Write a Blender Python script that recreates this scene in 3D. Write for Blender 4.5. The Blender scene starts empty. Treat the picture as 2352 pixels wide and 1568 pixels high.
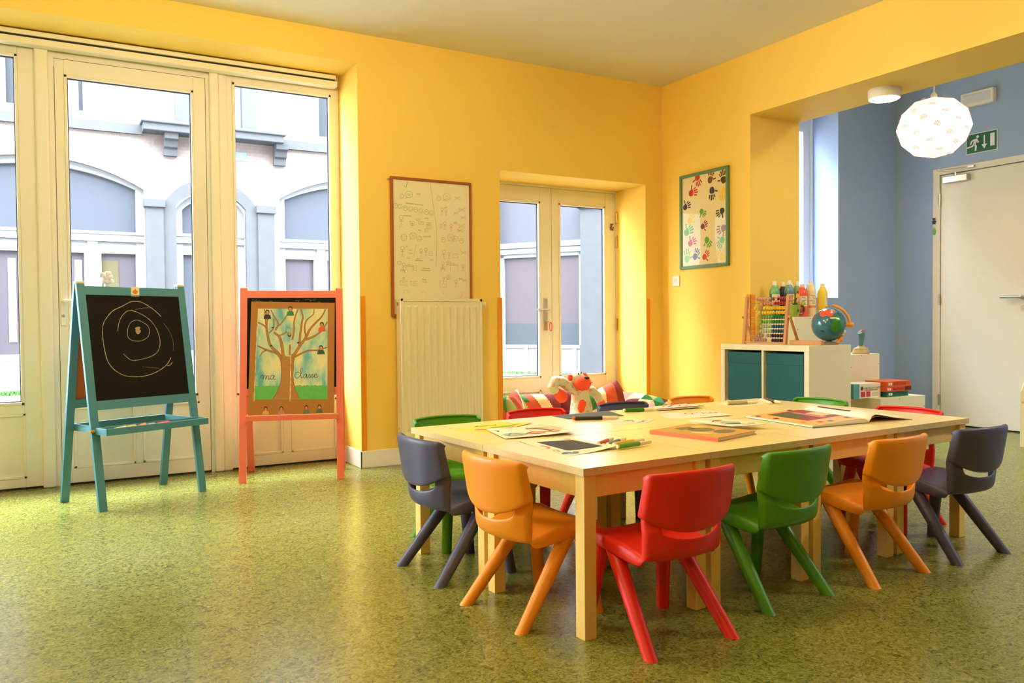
import bpy, math, random
import numpy as np
from mathutils import Vector as V, Matrix
random.seed(7)
PI = math.pi
sc = bpy.context.scene
COL = sc.collection

# ------------------------------------------------------------------ camera, sky, exposure
def cam_axes(yaw, pitch, roll):
    f = V((math.sin(yaw)*math.cos(pitch), math.cos(yaw)*math.cos(pitch), math.sin(pitch)))
    r = V((math.cos(yaw), -math.sin(yaw), 0)); u = r.cross(f)
    c, s = math.cos(roll), math.sin(roll)
    return c*r + s*u, -s*r + c*u, f
_r, _u, _f = cam_axes(.519, -.0234, -.0084)
cam = bpy.data.cameras.new('camera'); camo = bpy.data.objects.new('camera', cam); COL.objects.link(camo)
mw = Matrix.Identity(4)
for i in range(3):
    mw[i][0], mw[i][1], mw[i][2] = _r[i], _u[i], -_f[i]
mw[0][3], mw[1][3], mw[2][3] = -4.4305, -5.227, .972
camo.matrix_world = mw
cam.sensor_width = 36; cam.lens = 1860.5/2352*36; cam.clip_start = .02
sc.camera = camo
sc.view_settings.view_transform = 'Standard'; sc.view_settings.look = 'None'
sc.view_settings.gamma = 1; sc.view_settings.use_curve_mapping = False
sc.view_settings.exposure = 0.0
SKY = 50.0            # overcast daylight
CEIL_LAMP = 80.0     # warm unseen ceiling lamps added in the room
ANNEX_FILL = 275.0  # strength of the unseen lamp added in the annex
wd = bpy.data.worlds.new('overcast_sky'); sc.world = wd; wd.use_nodes = True
bg = wd.node_tree.nodes['Background']
_tc = wd.node_tree.nodes.new('ShaderNodeTexCoord'); _sx = wd.node_tree.nodes.new('ShaderNodeSeparateXYZ')
_cr = wd.node_tree.nodes.new('ShaderNodeValToRGB')
wd.node_tree.links.new(_tc.outputs['Generated'], _sx.inputs[0]); wd.node_tree.links.new(_sx.outputs['Z'], _cr.inputs[0])
_cr.color_ramp.elements[0].color = (.36, .42, .48, 1); _cr.color_ramp.elements[1].color = (.80, .94, 1, 1)
wd.node_tree.links.new(_cr.outputs[0], bg.inputs[0]); bg.inputs[1].default_value = SKY

# ------------------------------------------------------------------ materials
def lin(c):
    return tuple((x/255/12.92 if x/255 <= .04045 else ((x/255+.055)/1.055)**2.4) for x in c)
MATS = {}
def mat(name, rgb, rough=.5, spec=.5, metal=0, bump=0, bscale=200, var=0, vscale=8, emit=None, estr=0, coat=0, sub=0):
    if name in MATS: return MATS[name]
    m = bpy.data.materials.new(name); m.use_nodes = True
    nt = m.node_tree; p = nt.nodes['Principled BSDF']
    c = (*lin(rgb), 1)
    p.inputs['Base Color'].default_value = c
    p.inputs['Roughness'].default_value = rough
    p.inputs['Specular IOR Level'].default_value = spec
    p.inputs['Metallic'].default_value = metal
    if coat: p.inputs['Coat Weight'].default_value = coat; p.inputs['Coat Roughness'].default_value = .08
    if sub: p.inputs['Subsurface Weight'].default_value = sub; p.inputs['Subsurface Radius'].default_value = (.01, .006, .004)
    tc = nt.nodes.new('ShaderNodeTexCoord')
    if var:
        n = nt.nodes.new('ShaderNodeTexNoise'); n.inputs['Scale'].default_value = vscale; n.inputs['Detail'].default_value = 6
        mx = nt.nodes.new('ShaderNodeMix'); mx.data_type = 'RGBA'
        mx.inputs['A'].default_value = tuple(max(0, x*(1-var)) for x in c[:3]) + (1,)
        mx.inputs['B'].default_value = tuple(min(1, x*(1+var)) for x in c[:3]) + (1,)
        nt.links.new(tc.outputs['Object'], n.inputs['Vector']); nt.links.new(n.outputs['Fac'], mx.inputs['Factor'])
        nt.links.new(mx.outputs['Result'], p.inputs['Base Color'])
    if bump:
        n2 = nt.nodes.new('ShaderNodeTexNoise'); n2.inputs['Scale'].default_value = bscale; n2.inputs['Detail'].default_value = 3
        b = nt.nodes.new('ShaderNodeBump'); b.inputs['Strength'].default_value = bump; b.inputs['Distance'].default_value = .002
        nt.links.new(tc.outputs['Object'], n2.inputs['Vector']); nt.links.new(n2.outputs['Fac'], b.inputs['Height'])
        nt.links.new(b.outputs['Normal'], p.inputs['Normal'])
    if emit:
        p.inputs['Emission Color'].default_value = (*emit, 1); p.inputs['Emission Strength'].default_value = estr
    MATS[name] = m; return m
def wood(name, rgb, dark=.75, scale=3, rough=.45, axis=0):
    m = mat(name, rgb, rough); nt = m.node_tree; p = nt.nodes['Principled BSDF']
    tc = nt.nodes.new('ShaderNodeTexCoord'); mp = nt.nodes.new('ShaderNodeMapping')
    s = [14*scale]*3; s[axis] = scale; mp.inputs['Scale'].default_value = s
    n = nt.nodes.new('ShaderNodeTexNoise'); n.inputs['Scale'].default_value = 2; n.inputs['Detail'].default_value = 5; n.inputs['Distortion'].default_value = .6
    r = nt.nodes.new('ShaderNodeValToRGB'); c = lin(rgb)
    r.color_ramp.elements[0].position = .3; r.color_ramp.elements[0].color = (*[x*dark for x in c], 1)
    r.color_ramp.elements[1].position = .7; r.color_ramp.elements[1].color = (*c, 1)
    nt.links.new(tc.outputs['Object'], mp.inputs[0]); nt.links.new(mp.outputs[0], n.inputs['Vector'])
    nt.links.new(n.outputs['Fac'], r.inputs[0]); nt.links.new(r.outputs[0], p.inputs['Base Color'])
    return m
def glass(name, tint=(1, 1, 1), refl=.03):
    m = bpy.data.materials.new(name); m.use_nodes = True; nt = m.node_tree; nt.nodes.clear()
    o = nt.nodes.new('ShaderNodeOutputMaterial'); t = nt.nodes.new('ShaderNodeBsdfTransparent'); g = nt.nodes.new('ShaderNodeBsdfGlossy')
    g.inputs['Roughness'].default_value = .01; t.inputs[0].default_value = (*tint, 1)
    f = nt.nodes.new('ShaderNodeLayerWeight'); f.inputs['Blend'].default_value = refl
    mx = nt.nodes.new('ShaderNodeMixShader')
    nt.links.new(f.outputs['Fresnel'], mx.inputs[0]); nt.links.new(t.outputs[0], mx.inputs[1]); nt.links.new(g.outputs[0], mx.inputs[2])
    nt.links.new(mx.outputs[0], o.inputs[0]); MATS[name] = m; return m

M_yel = mat('yellow_wall_paint', (249, 209, 98), .75, .3, bump=.12, bscale=350, var=.02, vscale=2)
M_ceil = mat('ceiling_paint', (232, 226, 208), .85, .2, bump=.08, bscale=300)
M_blue = mat('blue_wall_paint', (158, 178, 216), .75, .3, bump=.12, bscale=350)
M_white = mat('white_gloss_paint', (240, 234, 220), .38, .4)
M_white2 = mat('white_melamine', (238, 226, 186), .4, .4)
M_pvc = mat('white_door_paint', (236, 228, 218), .5, .35)
M_orange_trim = mat('orange_corner_guard', (236, 150, 20), .4, .45)
M_glass = glass('clear_glass')
M_gasket = mat('dark_gasket', (60, 62, 66), .6)
M_steel = mat('brushed_steel', (190, 188, 184), .32, .5, 1)
M_brass = mat('brass', (205, 170, 90), .3, .5, 1)
M_dark = mat('dark_slot', (32, 28, 26), .7)
M_table = mat('cream_tabletop', (246, 222, 150), .30, .5, bump=.03, bscale=40, var=.02, vscale=3)
M_tedge = mat('tabletop_edge', (224, 196, 132), .5, var=.10, vscale=60)
M_tleg = wood('birch_leg', (244, 206, 112), .95, 2.2, .45, 2)
M_paper = mat('paper', (238, 226, 192), .8, .2)
M_black = mat('black_board', (24, 22, 18), .8, .15, var=.3, vscale=14)

# floor: mottled linoleum
mf = bpy.data.materials.new('green_linoleum'); mf.use_nodes = True
nt = mf.node_tree; pf = nt.nodes['Principled BSDF']
tc = nt.nodes.new('ShaderNodeTexCoord')
def _noise(scale, det, dist, rough=.55, map_s=(1, 1, 1), rot=0):
    mp = nt.nodes.new('ShaderNodeMapping'); mp.inputs['Scale'].default_value = map_s; mp.inputs['Rotation'].default_value = (0, 0, rot)
    n = nt.nodes.new('ShaderNodeTexNoise'); n.inputs['Scale'].default_value = scale; n.inputs['Detail'].default_value = det
    n.inputs['Distortion'].default_value = dist; n.inputs['Roughness'].default_value = rough
    nt.links.new(tc.outputs['Object'], mp.inputs[0]); nt.links.new(mp.outputs[0], n.inputs['Vector']); return n
def _ramp(src, stops):
    r = nt.nodes.new('ShaderNodeValToRGB'); e = r.color_ramp.elements
    e[0].position, e[0].color = stops[0][0], (*lin(stops[0][1]), 1); e[1].position, e[1].color = stops[-1][0], (*lin(stops[-1][1]), 1)
    for p, c in stops[1:-1]:
        x = e.new(p); x.color = (*lin(c), 1)
    nt.links.new(src.outputs['Fac'], r.inputs[0]); return r
n1 = _noise(34, 5, 2.6, .62)
base = _ramp(n1, [(.34, (78, 80, 28)), (.47, (120, 120, 48)), (.58, (136, 136, 64)), (.70, (154, 154, 86))])
n2 = _noise(26, 4, 2.2, .6, (1, 2.6, 1), .5)
fl = nt.nodes.new('ShaderNodeValToRGB'); fl.color_ramp.elements[0].position = .60; fl.color_ramp.elements[1].position = .68
nt.links.new(n2.outputs['Fac'], fl.inputs[0])
n3 = _noise(22, 4, 2.4, .6, (2.4, 1, 1), .3)
fl2 = nt.nodes.new('ShaderNodeValToRGB'); fl2.color_ramp.elements[0].position = .615; fl2.color_ramp.elements[1].position = .695
nt.links.new(n3.outputs['Fac'], fl2.inputs[0])
mxm = nt.nodes.new('ShaderNodeMath'); mxm.operation = 'MAXIMUM'
nt.links.new(fl.outputs[0], mxm.inputs[0]); nt.links.new(fl2.outputs[0], mxm.inputs[1])
mx = nt.nodes.new('ShaderNodeMix'); mx.data_type = 'RGBA'; mx.inputs['B'].default_value = (*lin((44, 58, 30)), 1)
nt.links.new(mxm.outputs[0], mx.inputs['Factor']); nt.links.new(base.outputs[0], mx.inputs['A'])
nt.links.new(mx.outputs['Result'], pf.inputs['Base Color'])
pf.inputs['Roughness'].default_value = .30; pf.inputs['Specular IOR Level'].default_value = .45
nr = _noise(3, 3, 0); rr_ = nt.nodes.new('ShaderNodeMapRange'); rr_.inputs['To Min'].default_value = .21; rr_.inputs['To Max'].default_value = .27
nt.links.new(nr.outputs['Fac'], rr_.inputs[0]); nt.links.new(rr_.outputs[0], pf.inputs['Roughness'])
nb = _noise(70, 3, 1); bb = nt.nodes.new('ShaderNodeBump'); bb.inputs['Strength'].default_value = .06; bb.inputs['Distance'].default_value = .003
nt.links.new(nb.outputs['Fac'], bb.inputs['Height']); nt.links.new(bb.outputs['Normal'], pf.inputs['Normal'])

# ------------------------------------------------------------------ mesh helpers
class MB:
    def __init__(s): s.v = []; s.f = []; s.fm = []; s.mats = []; s.k = 0; s.M = None
    def mat(s, m):
        if m not in s.mats: s.mats.append(m)
        s.k = s.mats.index(m); return s
    def add(s, vs, fs):
        o = len(s.v); vs = [V(v) for v in vs]
        if s.M is not None: vs = [s.M @ v for v in vs]
        s.v += vs
        for f in fs: s.f.append([o+i for i in f]); s.fm.append(s.k)
        return s
    def box(s, x0, x1, y0, y1, z0, z1):
        return s.add([(x0, y0, z0), (x1, y0, z0), (x1, y1, z0), (x0, y1, z0), (x0, y0, z1), (x1, y0, z1), (x1, y1, z1), (x0, y1, z1)],
                     [(0, 3, 2, 1), (4, 5, 6, 7), (0, 1, 5, 4), (1, 2, 6, 5), (2, 3, 7, 6), (3, 0, 4, 7)])
    def bar(s, p0, p1, w, h, up=(0, 0, 1)):
        p0, p1 = V(p0), V(p1); d = (p1-p0).normalized(); a = d.cross(V(up)).normalized(); b = a.cross(d).normalized()
        a *= w/2; b *= h/2; vs = []
        for p in (p0, p1): vs += [p-a-b, p+a-b, p+a+b, p-a+b]
        return s.add(vs, [(0, 3, 2, 1), (4, 5, 6, 7), (0, 1, 5, 4), (1, 2, 6, 5), (2, 3, 7, 6), (3, 0, 4, 7)])
    def tube(s, pts, rad, n=10, caps=True, flat=1.0):
        pts = [V(p) for p in pts]; rad = rad if isinstance(rad, (list, tuple)) else [rad]*len(pts)
        vs = []; ref = None
        for i, p in enumerate(pts):
            d = (pts[min(i+1, len(pts)-1)]-pts[max(i-1, 0)]).normalized()
            if ref is None:
                ref = d.cross(V((0, 0, 1)));
                if ref.length < .01: ref = V((1, 0, 0))
            a = (ref - d*ref.dot(d)).normalized(); b = d.cross(a); ref = a
            for j in range(n):
                t = 2*PI*j/n; vs.append(p + rad[i]*(a*math.cos(t)+b*math.sin(t)*flat))
        fs = [(i*n+j, i*n+(j+1) % n, (i+1)*n+(j+1) % n, (i+1)*n+j) for i in range(len(pts)-1) for j in range(n)]
        if caps: fs += [tuple(range(n-1, -1, -1)), tuple((len(pts)-1)*n+j for j in range(n))]
        return s.add(vs, fs)
    def lathe(s, prof, c=(0, 0, 0), n=20):
        vs = []; c = V(c)
        for r, z in prof:
            for j in range(n):
                t = 2*PI*j/n; vs.append(c+V((r*math.cos(t), r*math.sin(t), z)))
        fs = [(i*n+j, i*n+(j+1) % n, (i+1)*n+(j+1) % n, (i+1)*n+j) for i in range(len(prof)-1) for j in range(n)]
        fs += [tuple(range(n-1, -1, -1)), tuple((len(prof)-1)*n+j for j in range(n))]
        return s.add(vs, fs)
    def sphere(s, c, r, nu=16, nv=10):
        r = r if isinstance(r, (list, tuple)) else (r, r, r); c = V(c); vs = []
        for i in range(1, nv):
            p = PI*i/nv
            for j in range(nu):
                t = 2*PI*j/nu; vs.append(c+V((r[0]*math.sin(p)*math.cos(t), r[1]*math.sin(p)*math.sin(t), r[2]*math.cos(p))))
        a = len(vs); vs += [c+V((0, 0, r[2])), c-V((0, 0, r[2]))]
        fs = [(i*nu+j, (i+1)*nu+j, (i+1)*nu+(j+1) % nu, i*nu+(j+1) % nu) for i in range(nv-2) for j in range(nu)]
        fs += [(a, j, (j+1) % nu) for j in range(nu)] + [(a+1, (nv-2)*nu+(j+1) % nu, (nv-2)*nu+j) for j in range(nu)]
        return s.add(vs, fs)
    def prism(s, poly, t, o, U, W):
        """flat outline (u,w) with thickness t along U x W"""
        U, W, o = V(U), V(W), V(o); N = U.cross(W); n = len(poly)
        vs = [o+U*a+W*b for a, b in poly] + [o+U*a+W*b+N*t for a, b in poly]
        return s.add(vs, [tuple(range(n-1, -1, -1)), tuple(range(n, 2*n))] + [(i, (i+1) % n, n+(i+1) % n, n+i) for i in range(n)])
    def poly(s, pts): return s.add(pts, [tuple(range(len(pts)))])
    def ribbon(s, pts, w, N, wob=0):
        pts = [V(p) for p in pts]; N = V(N); vs = []
        for i, p in enumerate(pts):
            d = pts[min(i+1, len(pts)-1)]-pts[max(i-1, 0)]; a = N.cross(d)
            a = a.normalized()*w/2*(1+wob*random.uniform(-1, 1)) if a.length > 0 else V((0, 0, 0)); vs += [p-a, p+a]
        return s.add(vs, [(2*i, 2*i+2, 2*i+3, 2*i+1) for i in range(len(pts)-1)])
    def build(s, name, m=None, parent=None, smooth=True, bevel=0, sub=0, solid=0, ang=35, seg=2, off=0):
        me = bpy.data.meshes.new(name); me.from_pydata([tuple(v) for v in s.v], [], s.f)
        mats = s.mats if m is None else (m if isinstance(m, list) else [m])
        for q in mats: me.materials.append(q)
        if m is None:
            for p, k in zip(me.polygons, s.fm): p.material_index = k
        me.update(); o = bpy.data.objects.new(name, me); COL.objects.link(o)
        if parent: o.parent = parent
        if smooth:
            for p in me.polygons: p.use_smooth = True
            me.set_sharp_from_angle(angle=math.radians(ang))
        if solid:
            k = o.modifiers.new('thickness', 'SOLIDIFY'); k.thickness = solid; k.offset = off; k.use_even_offset = False
        if bevel:
            k = o.modifiers.new('bevel', 'BEVEL'); k.width = bevel; k.segments = seg; k.limit_method = 'ANGLE'; k.angle_limit = math.radians(40)
            k.harden_normals = False
        if sub:
            k = o.modifiers.new('sub', 'SUBSURF'); k.levels = sub; k.render_levels = sub
        return o
def B(name, m, parent, *boxes, **kw):
    mb = MB()
    for b in boxes: mb.box(*b)
    return mb.build(name, m, parent, smooth=False, **kw)
def tag(o, label=None, cat=None, group=None, kind=None):
    if label: o['label'] = label
    if cat: o['category'] = cat
    if group: o['group'] = group
    if kind: o['kind'] = kind
    return o
def thing(name, label, cat, loc=(0, 0, 0), rz=0, group=None, kind=None):
    o = bpy.data.objects.new(name, None); COL.objects.link(o); o.location = loc; o.rotation_euler = (0, 0, rz); o.empty_display_size = .05
    return tag(o, label, cat, group, kind)
def dup(root, loc=None, rz=None, label=None, group=None, mats=None):
    def cp(o, par):
        c = o.copy(); COL.objects.link(c)
        if par: c.parent = par
        if mats and o.type == 'MESH':
            hit = [m for m in o.data.materials if m in mats]
            if hit:
                key = (o.data.name, mats[hit[0]].name)
                if key not in RECOL:
                    d = o.data.copy()
                    for i, m in enumerate(d.materials):
                        if m in mats: d.materials[i] = mats[m]
                    RECOL[key] = d
                c.data = RECOL[key]
        for ch in list(o.children): cp(ch, c)
        return c
    c = cp(root, None)
    if loc is not None: c.location = loc
    if rz is not None: c.rotation_euler = (0, 0, rz)
    return tag(c, label, None, group)
RECOL = {}
def struct(o, label, cat): return tag(o, label, cat, None, 'structure')
def homog(src, dst):
    A = []; b = []
    for (x, y), (u, v) in zip(src, dst):
        A += [[x, y, 1, 0, 0, 0, -u*x, -u*y], [0, 0, 0, x, y, 1, -v*x, -v*y]]; b += [u, v]
    h = np.linalg.solve(np.array(A, float), np.array(b, float))
    return lambda x, y: ((h[0]*x+h[1]*y+h[2])/(h[6]*x+h[7]*y+1), (h[3]*x+h[4]*y+h[5])/(h[6]*x+h[7]*y+1))
def smooth_pts(p, n=6, closed=False):
    out = []; m = len(p)
    for i in range(m if closed else m-1):
        g = lambda k: p[k % m] if closed else p[max(0, min(m-1, k))]
        a, b, c, d = g(i-1), g(i), g(i+1), g(i+2)
        for j in range(n):
            t = j/n
            out.append(tuple(.5*((2*b[k])+(-a[k]+c[k])*t+(2*a[k]-5*b[k]+4*c[k]-d[k])*t*t+(-a[k]+3*b[k]-3*c[k]+d[k])*t**3) for k in range(len(b))))
    if not closed: out.append(tuple(p[-1]))
    else: out.append(out[0])
    return out
def circ(x, y, rx, ry=None, n=18, a0=0, a1=360):
    ry = rx if ry is None else ry
    return [(x+rx*math.cos(math.radians(a0+(a1-a0)*i/n)), y+ry*math.sin(math.radians(a0+(a1-a0)*i/n))) for i in range(n+1)]
def text(mb, s, size, o, U, W, align='LEFT'):
    cu = bpy.data.curves.new('t', 'FONT'); cu.body = s; cu.size = size; cu.align_x = align; cu.resolution_u = 2
    ob = bpy.data.objects.new('t', cu); me = ob.to_mesh()
    o, U, W = V(o), V(U), V(W)
    mb.add([o+U*v.co.x+W*v.co.y for v in me.vertices], [tuple(p.vertices) for p in me.polygons])
    ob.to_mesh_clear(); bpy.data.objects.remove(ob); bpy.data.curves.remove(cu)

# ------------------------------------------------------------------ room shell
H = 2.904; AH = 3.25
def wallbox(name, m, label, *boxes):
    o = B(name, m, None, *boxes); return struct(o, label, 'wall')
fl_ = B('floor', mf, None, (-9.6, 2.95, -11.2, .47, -.1, 0)); struct(fl_, 'mottled green linoleum floor of the classroom', 'floor')
wallbox('wall_back', M_yel, 'yellow back wall with the big window recess and the double door niche',
        (-9.6, -9.1, 0, .48, 0, H), (-9.1, -2.617, 0, .48, 2.709, H), (-2.617, -1.538, 0, .48, 0, H), (-1.538, -.176, 0, .48, 2.09, H), (-.176, .51, 0, .48, 0, H))
wallbox('wall_right', M_yel, 'yellow right wall with a wide opening into the blue annex',
        (0, .51, -.971, 0, 0, AH), (0, .51, -6.4, -.971, 2.46, AH), (0, .51, -11.2, -6.4, 0, AH))
wallbox('wall_left', M_yel, 'yellow left wall outside the picture', (-9.6, -9.45, -11.2, 0, 0, H))
wallbox('wall_front', M_yel, 'yellow wall behind the viewer', (-9.6, 2.95, -11.2, -11.05, 0, AH))
ce = B('ceiling', M_ceil, None, (-9.6, 0, -11.2, .48, H, H+.15)); struct(ce, 'plain off white ceiling of the classroom', 'ceiling')
ce = B('ceiling_annex', M_ceil, None, (0, 2.95, -11.2, .3, AH, AH+.15)); struct(ce, 'ceiling of the blue annex', 'ceiling')
wallbox('wall_annex_back', M_blue, 'blue back wall of the annex with a tall window',
        (.51, .62, -.244, .2, 0, AH), (.62, 1.872, -.244, .2, 0, 1.173), (.62, 1.872, -.244, .2, 2.95, AH), (1.872, 2.7, -.244, .2, 0, AH))
wallbox('wall_annex_right', M_blue, 'blue wall around the white annex door',
        (2.7, 2.95, -.66, .2, 0, AH), (2.7, 2.95, -11.2, -1.72, 0, AH), (2.7, 2.95, -1.72, -.66, 2.33, AH), (2.80, 2.95, -1.72, -.66, 0, 2.33))
bs = B('baseboard_back', M_white, None, (-2.63, -1.55, -.014, 0, 0, .115), (-2.631, -2.617, -.014, .34, 0, .115), (-.17, -.014, -.014, 0, 0, .115), bevel=.003)
struct(bs, 'white baseboard below the radiator wall', 'baseboard')
bs = B('baseboard_right', M_white, None, (-.014, 0, -.96, 0, 0, .115), bevel=.003); struct(bs, 'white baseboard under the handprint picture', 'baseboard')
for i, (x, y, z0, lab) in enumerate([(-2.6, 0, .115, 'orange corner guard strip between the window and the radiator'),
                                  (-1.547, 0, .115, 'orange corner guard strip left of the double door niche'),
                                  (-.157, 0, .115, 'orange corner guard strip right of the double door niche')]):
    o = B('trim_%d' % (i+1), M_orange_trim, None, (x-.02, x+.02, y-.008, y+.0, z0, 1.157), bevel=.004); struct(o, lab, 'corner guard')
mb = MB(); mb.box(-.008, 0, -.979, -.935, .01, 1.162); mb.box(-.008, .042, -.979, -.971, .01, 1.162)
o = mb.build('trim_4', M_orange_trim, None, smooth=False, bevel=.003); struct(o, 'orange corner guard strip on the opening behind the abacus', 'corner guard')

# ------------------------------------------------------------------ window wall (y about .4)
YF = .40
def pane_frame(parent, x0, x1, z0, z1, y, st, name, m, mb_extra=None, d=.05):
    """rectangular rim of stile width st"""
    B(name, m, parent, (x0, x0+st, y, y+d, z0, z1), (x1-st, x1, y, y+d, z0, z1), (x0+st, x1-st, y, y+d, z1-st, z1), (x0+st, x1-st, y, y+d, z0, z0+st), bevel=.003)
def panel(parent, x0, x1, z0, z1, y, m=M_white, name='panel'):
    mb = MB()
    mb.box(x0+.012, x1-.012, y+.008, y+.02, z0+.012, z1-.012)
    for a, b, c, d in ((x0, x1, z0, z0+.016), (x0, x1, z1-.016, z1), (x0, x0+.016, z0, z1), (x1-.016, x1, z0, z1)): mb.box(a, b, y-.006, y+.012, c, d)
    return mb.build(name, m, parent, smooth=False, bevel=.003)
def leaf(parent, x0, x1, z0, z1, gx0, gx1, gz0, gz1, panels, y=YF):
    """glazed leaf: frame members around glass gx,gz ; panels below"""
    mb = MB()
    mb.box(x0, gx0, y, y+.055, z0, z1); mb.box(gx1, x1, y, y+.055, z0, z1); mb.box(gx0, gx1, y, y+.055, gz1, z1)
    zt = max(p[3] for p in panels); zb = min(p[2] for p in panels)
    mb.box(gx0, gx1, y, y+.055, zt, gz0); mb.box(gx0, gx1, y, y+.055, z0, zb)
    xs = sorted(panels); cur = gx0
    for a, b, c, d in xs:
        if a > cur: mb.box(cur, a, y, y+.055, zb, zt)
        cur = b
    if cur < gx1: mb.box(cur, gx1, y, y+.055, zb, zt)
    for a, b, c, d in panels: mb.box(a, b, y+.02, y+.05, c, d)
    mb.build('leaf_frame', M_white, parent, smooth=False, bevel=.003)
    for a, b, c, d in panels: panel(parent, a, b, c, d, y+.004)
    b = MB(); w = .016
    for q in ((gx0, gx0+w, gz0, gz1), (gx1-w, gx1, gz0, gz1), (gx0, gx1, gz1-w, gz1), (gx0, gx1, gz0, gz0+w)): b.box(q[0], q[1], y-.006, y+.02, q[2], q[3])
    gb = b.build('glazing_bead', M_white, parent, smooth=False, bevel=.002)
    g = MB(); k = .006
    for q in ((gx0+w, gx0+w+k, gz0+w, gz1-w), (gx1-w-k, gx1-w, gz0+w, gz1-w), (gx0+w, gx1-w, gz1-w-k, gz1-w), (gx0+w, gx1-w, gz0+w, gz0+w+k)): g.box(q[0], q[1], y+.018, y+.03, q[2], q[3])
    g.build('gasket', M_gasket, parent, smooth=False)
    gl = B('pane', M_glass, parent, (gx0+w, gx1-w, y+.028, y+.032, gz0+w, gz1-w))
    return gl
def cover(x0, x1, z0, z1, i, lab):
    mb = MB(); mb.box(x0, x1, YF-.03, YF+.05, z0, z1)
    o = mb.build('trim_%d' % i, M_white, None, smooth=False, bevel=.012, seg=3); struct(o, lab, 'window post'); return o
w1 = thing('window_1', 'white glazed sash at the left edge of the picture', 'window', kind='structure')
leaf(w1, -5.75, -4.475, .012, 2.66, -5.62, -4.565, .505, 2.58, [(-5.60, -4.56, .065, .455)])
for _i, (_a, _b) in enumerate(((-7.05, -5.78), (-8.35, -7.08), (-9.08, -8.38))):  # unseen bays added to bring more daylight from the left
    _w = thing('window_%d' % (_i+4), 'white glazed sash of the window wall, number %d beyond the left picture edge' % (_i+1), 'window', kind='structure')
    leaf(_w, _a, _b, .012, 2.66, _a+.12, _b-.10, .505, 2.58, [(_a+.13, _b-.10, .065, .455)])
d1 = thing('door_1', 'white glazed door leaf behind the blue chalkboard easel', 'door', kind='structure')
leaf(d1, -4.375, -3.515, .012, 2.585, -4.325, -3.588, .512, 2.495, [(-4.31, -3.965, .10, .475), (-3.925, -3.58, .10, .475)])
fr = B('door_frame', M_white, d1, (-4.41, -4.378, YF+.004, YF+.06, .0, 2.588), (-3.512, -3.49, YF+.004, YF+.06, 0, 2.588), (-4.41, -3.49, YF+.004, YF+.06, 2.588, 2.654))
B('door_stop', M_white, d1, (-4.40, -4.355, YF+.056, YF+.072, 0, 2.56), (-3.535, -3.50, YF+.056, YF+.072, 0, 2.56), (-4.355, -3.535, YF+.056, YF+.072, 2.56, 2.62))
hp = MB(); hp.box(-4.375+.005, -4.375+.036, YF-.010, YF, .975, 1.215)
hpl = hp.build('handle_plate', M_white, d1, smooth=False, bevel=.008, seg=3)
k = MB(); k.tube([(-4.354, YF-.005, 1.125), (-4.354, YF-.05, 1.125)], .009); k.tube([(-4.354, YF-.05, 1.125), (-4.235, YF-.05, 1.122)], [.010, .009]); k.build('lever', M_white, hpl)
k = MB(); k.lathe([(.009, 0), (.009, .006), (.0, .006)], n=14); ko = k.build('keyhole', M_steel, hpl); ko.location = (-4.354, YF-.008, 1.035); ko.rotation_euler = (PI/2, 0, 0)
w2 = thing('window_2', 'white glazed sash behind the pink easel', 'window', kind='structure')
leaf(w2, -3.38, -2.618, .012, 2.655, -3.345, -2.675, .50, 2.585, [(-3.33, -3.04, .085, .45), (-2.985, -2.66, .085, .45)])
cover(-4.478, -4.408, 0, 2.66, 5, 'white post left of the glazed door')
cover(-3.492, -3.435, 0, 2.66, 6, 'white post right of the glazed door')
o = B('trim_7', M_white, None, (-3.435, -3.378, YF-.012, YF+.05, 0, 2.655), bevel=.01, seg=3); struct(o, 'slim white post beside the right hand sash', 'window post')
o = B('trim_8', M_white, None, (-9.1, -2.618, YF-.01, YF+.06, 2.655, 2.709), bevel=.003); struct(o, 'white head rail of the window wall', 'window head')
o = B('trim_9', M_dark, None, (-9.1, -2.618, YF+.005, YF+.06, 0, .012)); struct(o, 'dark threshold under the window wall', 'threshold')  # dark colour stands in for the shadow gap below the frames
rb = thing('roller_blind', 'slim white blind rail across the top of the big window', 'blind', (0, 0, 0))
B('cassette', M_white, rb, (-9.0, -2.665, .30, .385, 2.672, 2.70), bevel=.005)
B('slot', M_dark, rb, (-9.0, -2.67, .315, .385, 2.660, 2.672))
B('bottom_bar', M_white, rb, (-9.0, -2.655, .305, .38, 2.622, 2.660), bevel=.004)
k = MB(); k.tube([(-2.655, .34, 2.645), (-2.64, .34, 2.645)], .008); k.build('end_pin', M_brass, rb)

# ------------------------------------------------------------------ double door in the niche
d2 = thing('door_2', 'cream double glazed door in the niche behind the cushions', 'door', kind='structure')
B('door_frame', M_white, d2, (-1.538, -1.50, YF-.01, .47, 0, 2.09), (-.182, -.176, YF-.01, .47, 0, 2.09), (-1.538, -.176, YF-.01, .47, 2.07, 2.09), bevel=.003)
for nm, x0, x1, g0, g1 in (('left', -1.50, -.836, -1.395, -.945), ('right', -.832, -.184, -.765, -.290)):
    lf = bpy.data.objects.new('door_leaf', None); COL.objects.link(lf); lf.parent = d2
    leaf(lf, x0, x1, .012, 2.068, g0, g1, .52, 1.952, [(g0-.02 if nm == 'left' else g0, g1 if nm == 'left' else g1+.02, .06, .42)])
B('meeting_strip', M_white, d2, (-.86, -.81, YF+.056, YF+.07, 0, 2.07), (-1.52, -1.49, YF+.056, YF+.07, 0, 2.07), (-.20, -.178, YF+.056, YF+.07, 0, 2.07), (-1.49, -.2, YF+.0565, YF+.0695, 2.04, 2.08))
k = MB(); k.box(-.921, -.880, YF-.01, YF, .905, 1.17); hpl = k.build('handle_plate', M_steel, d2, smooth=False, bevel=.009, seg=3)
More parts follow.
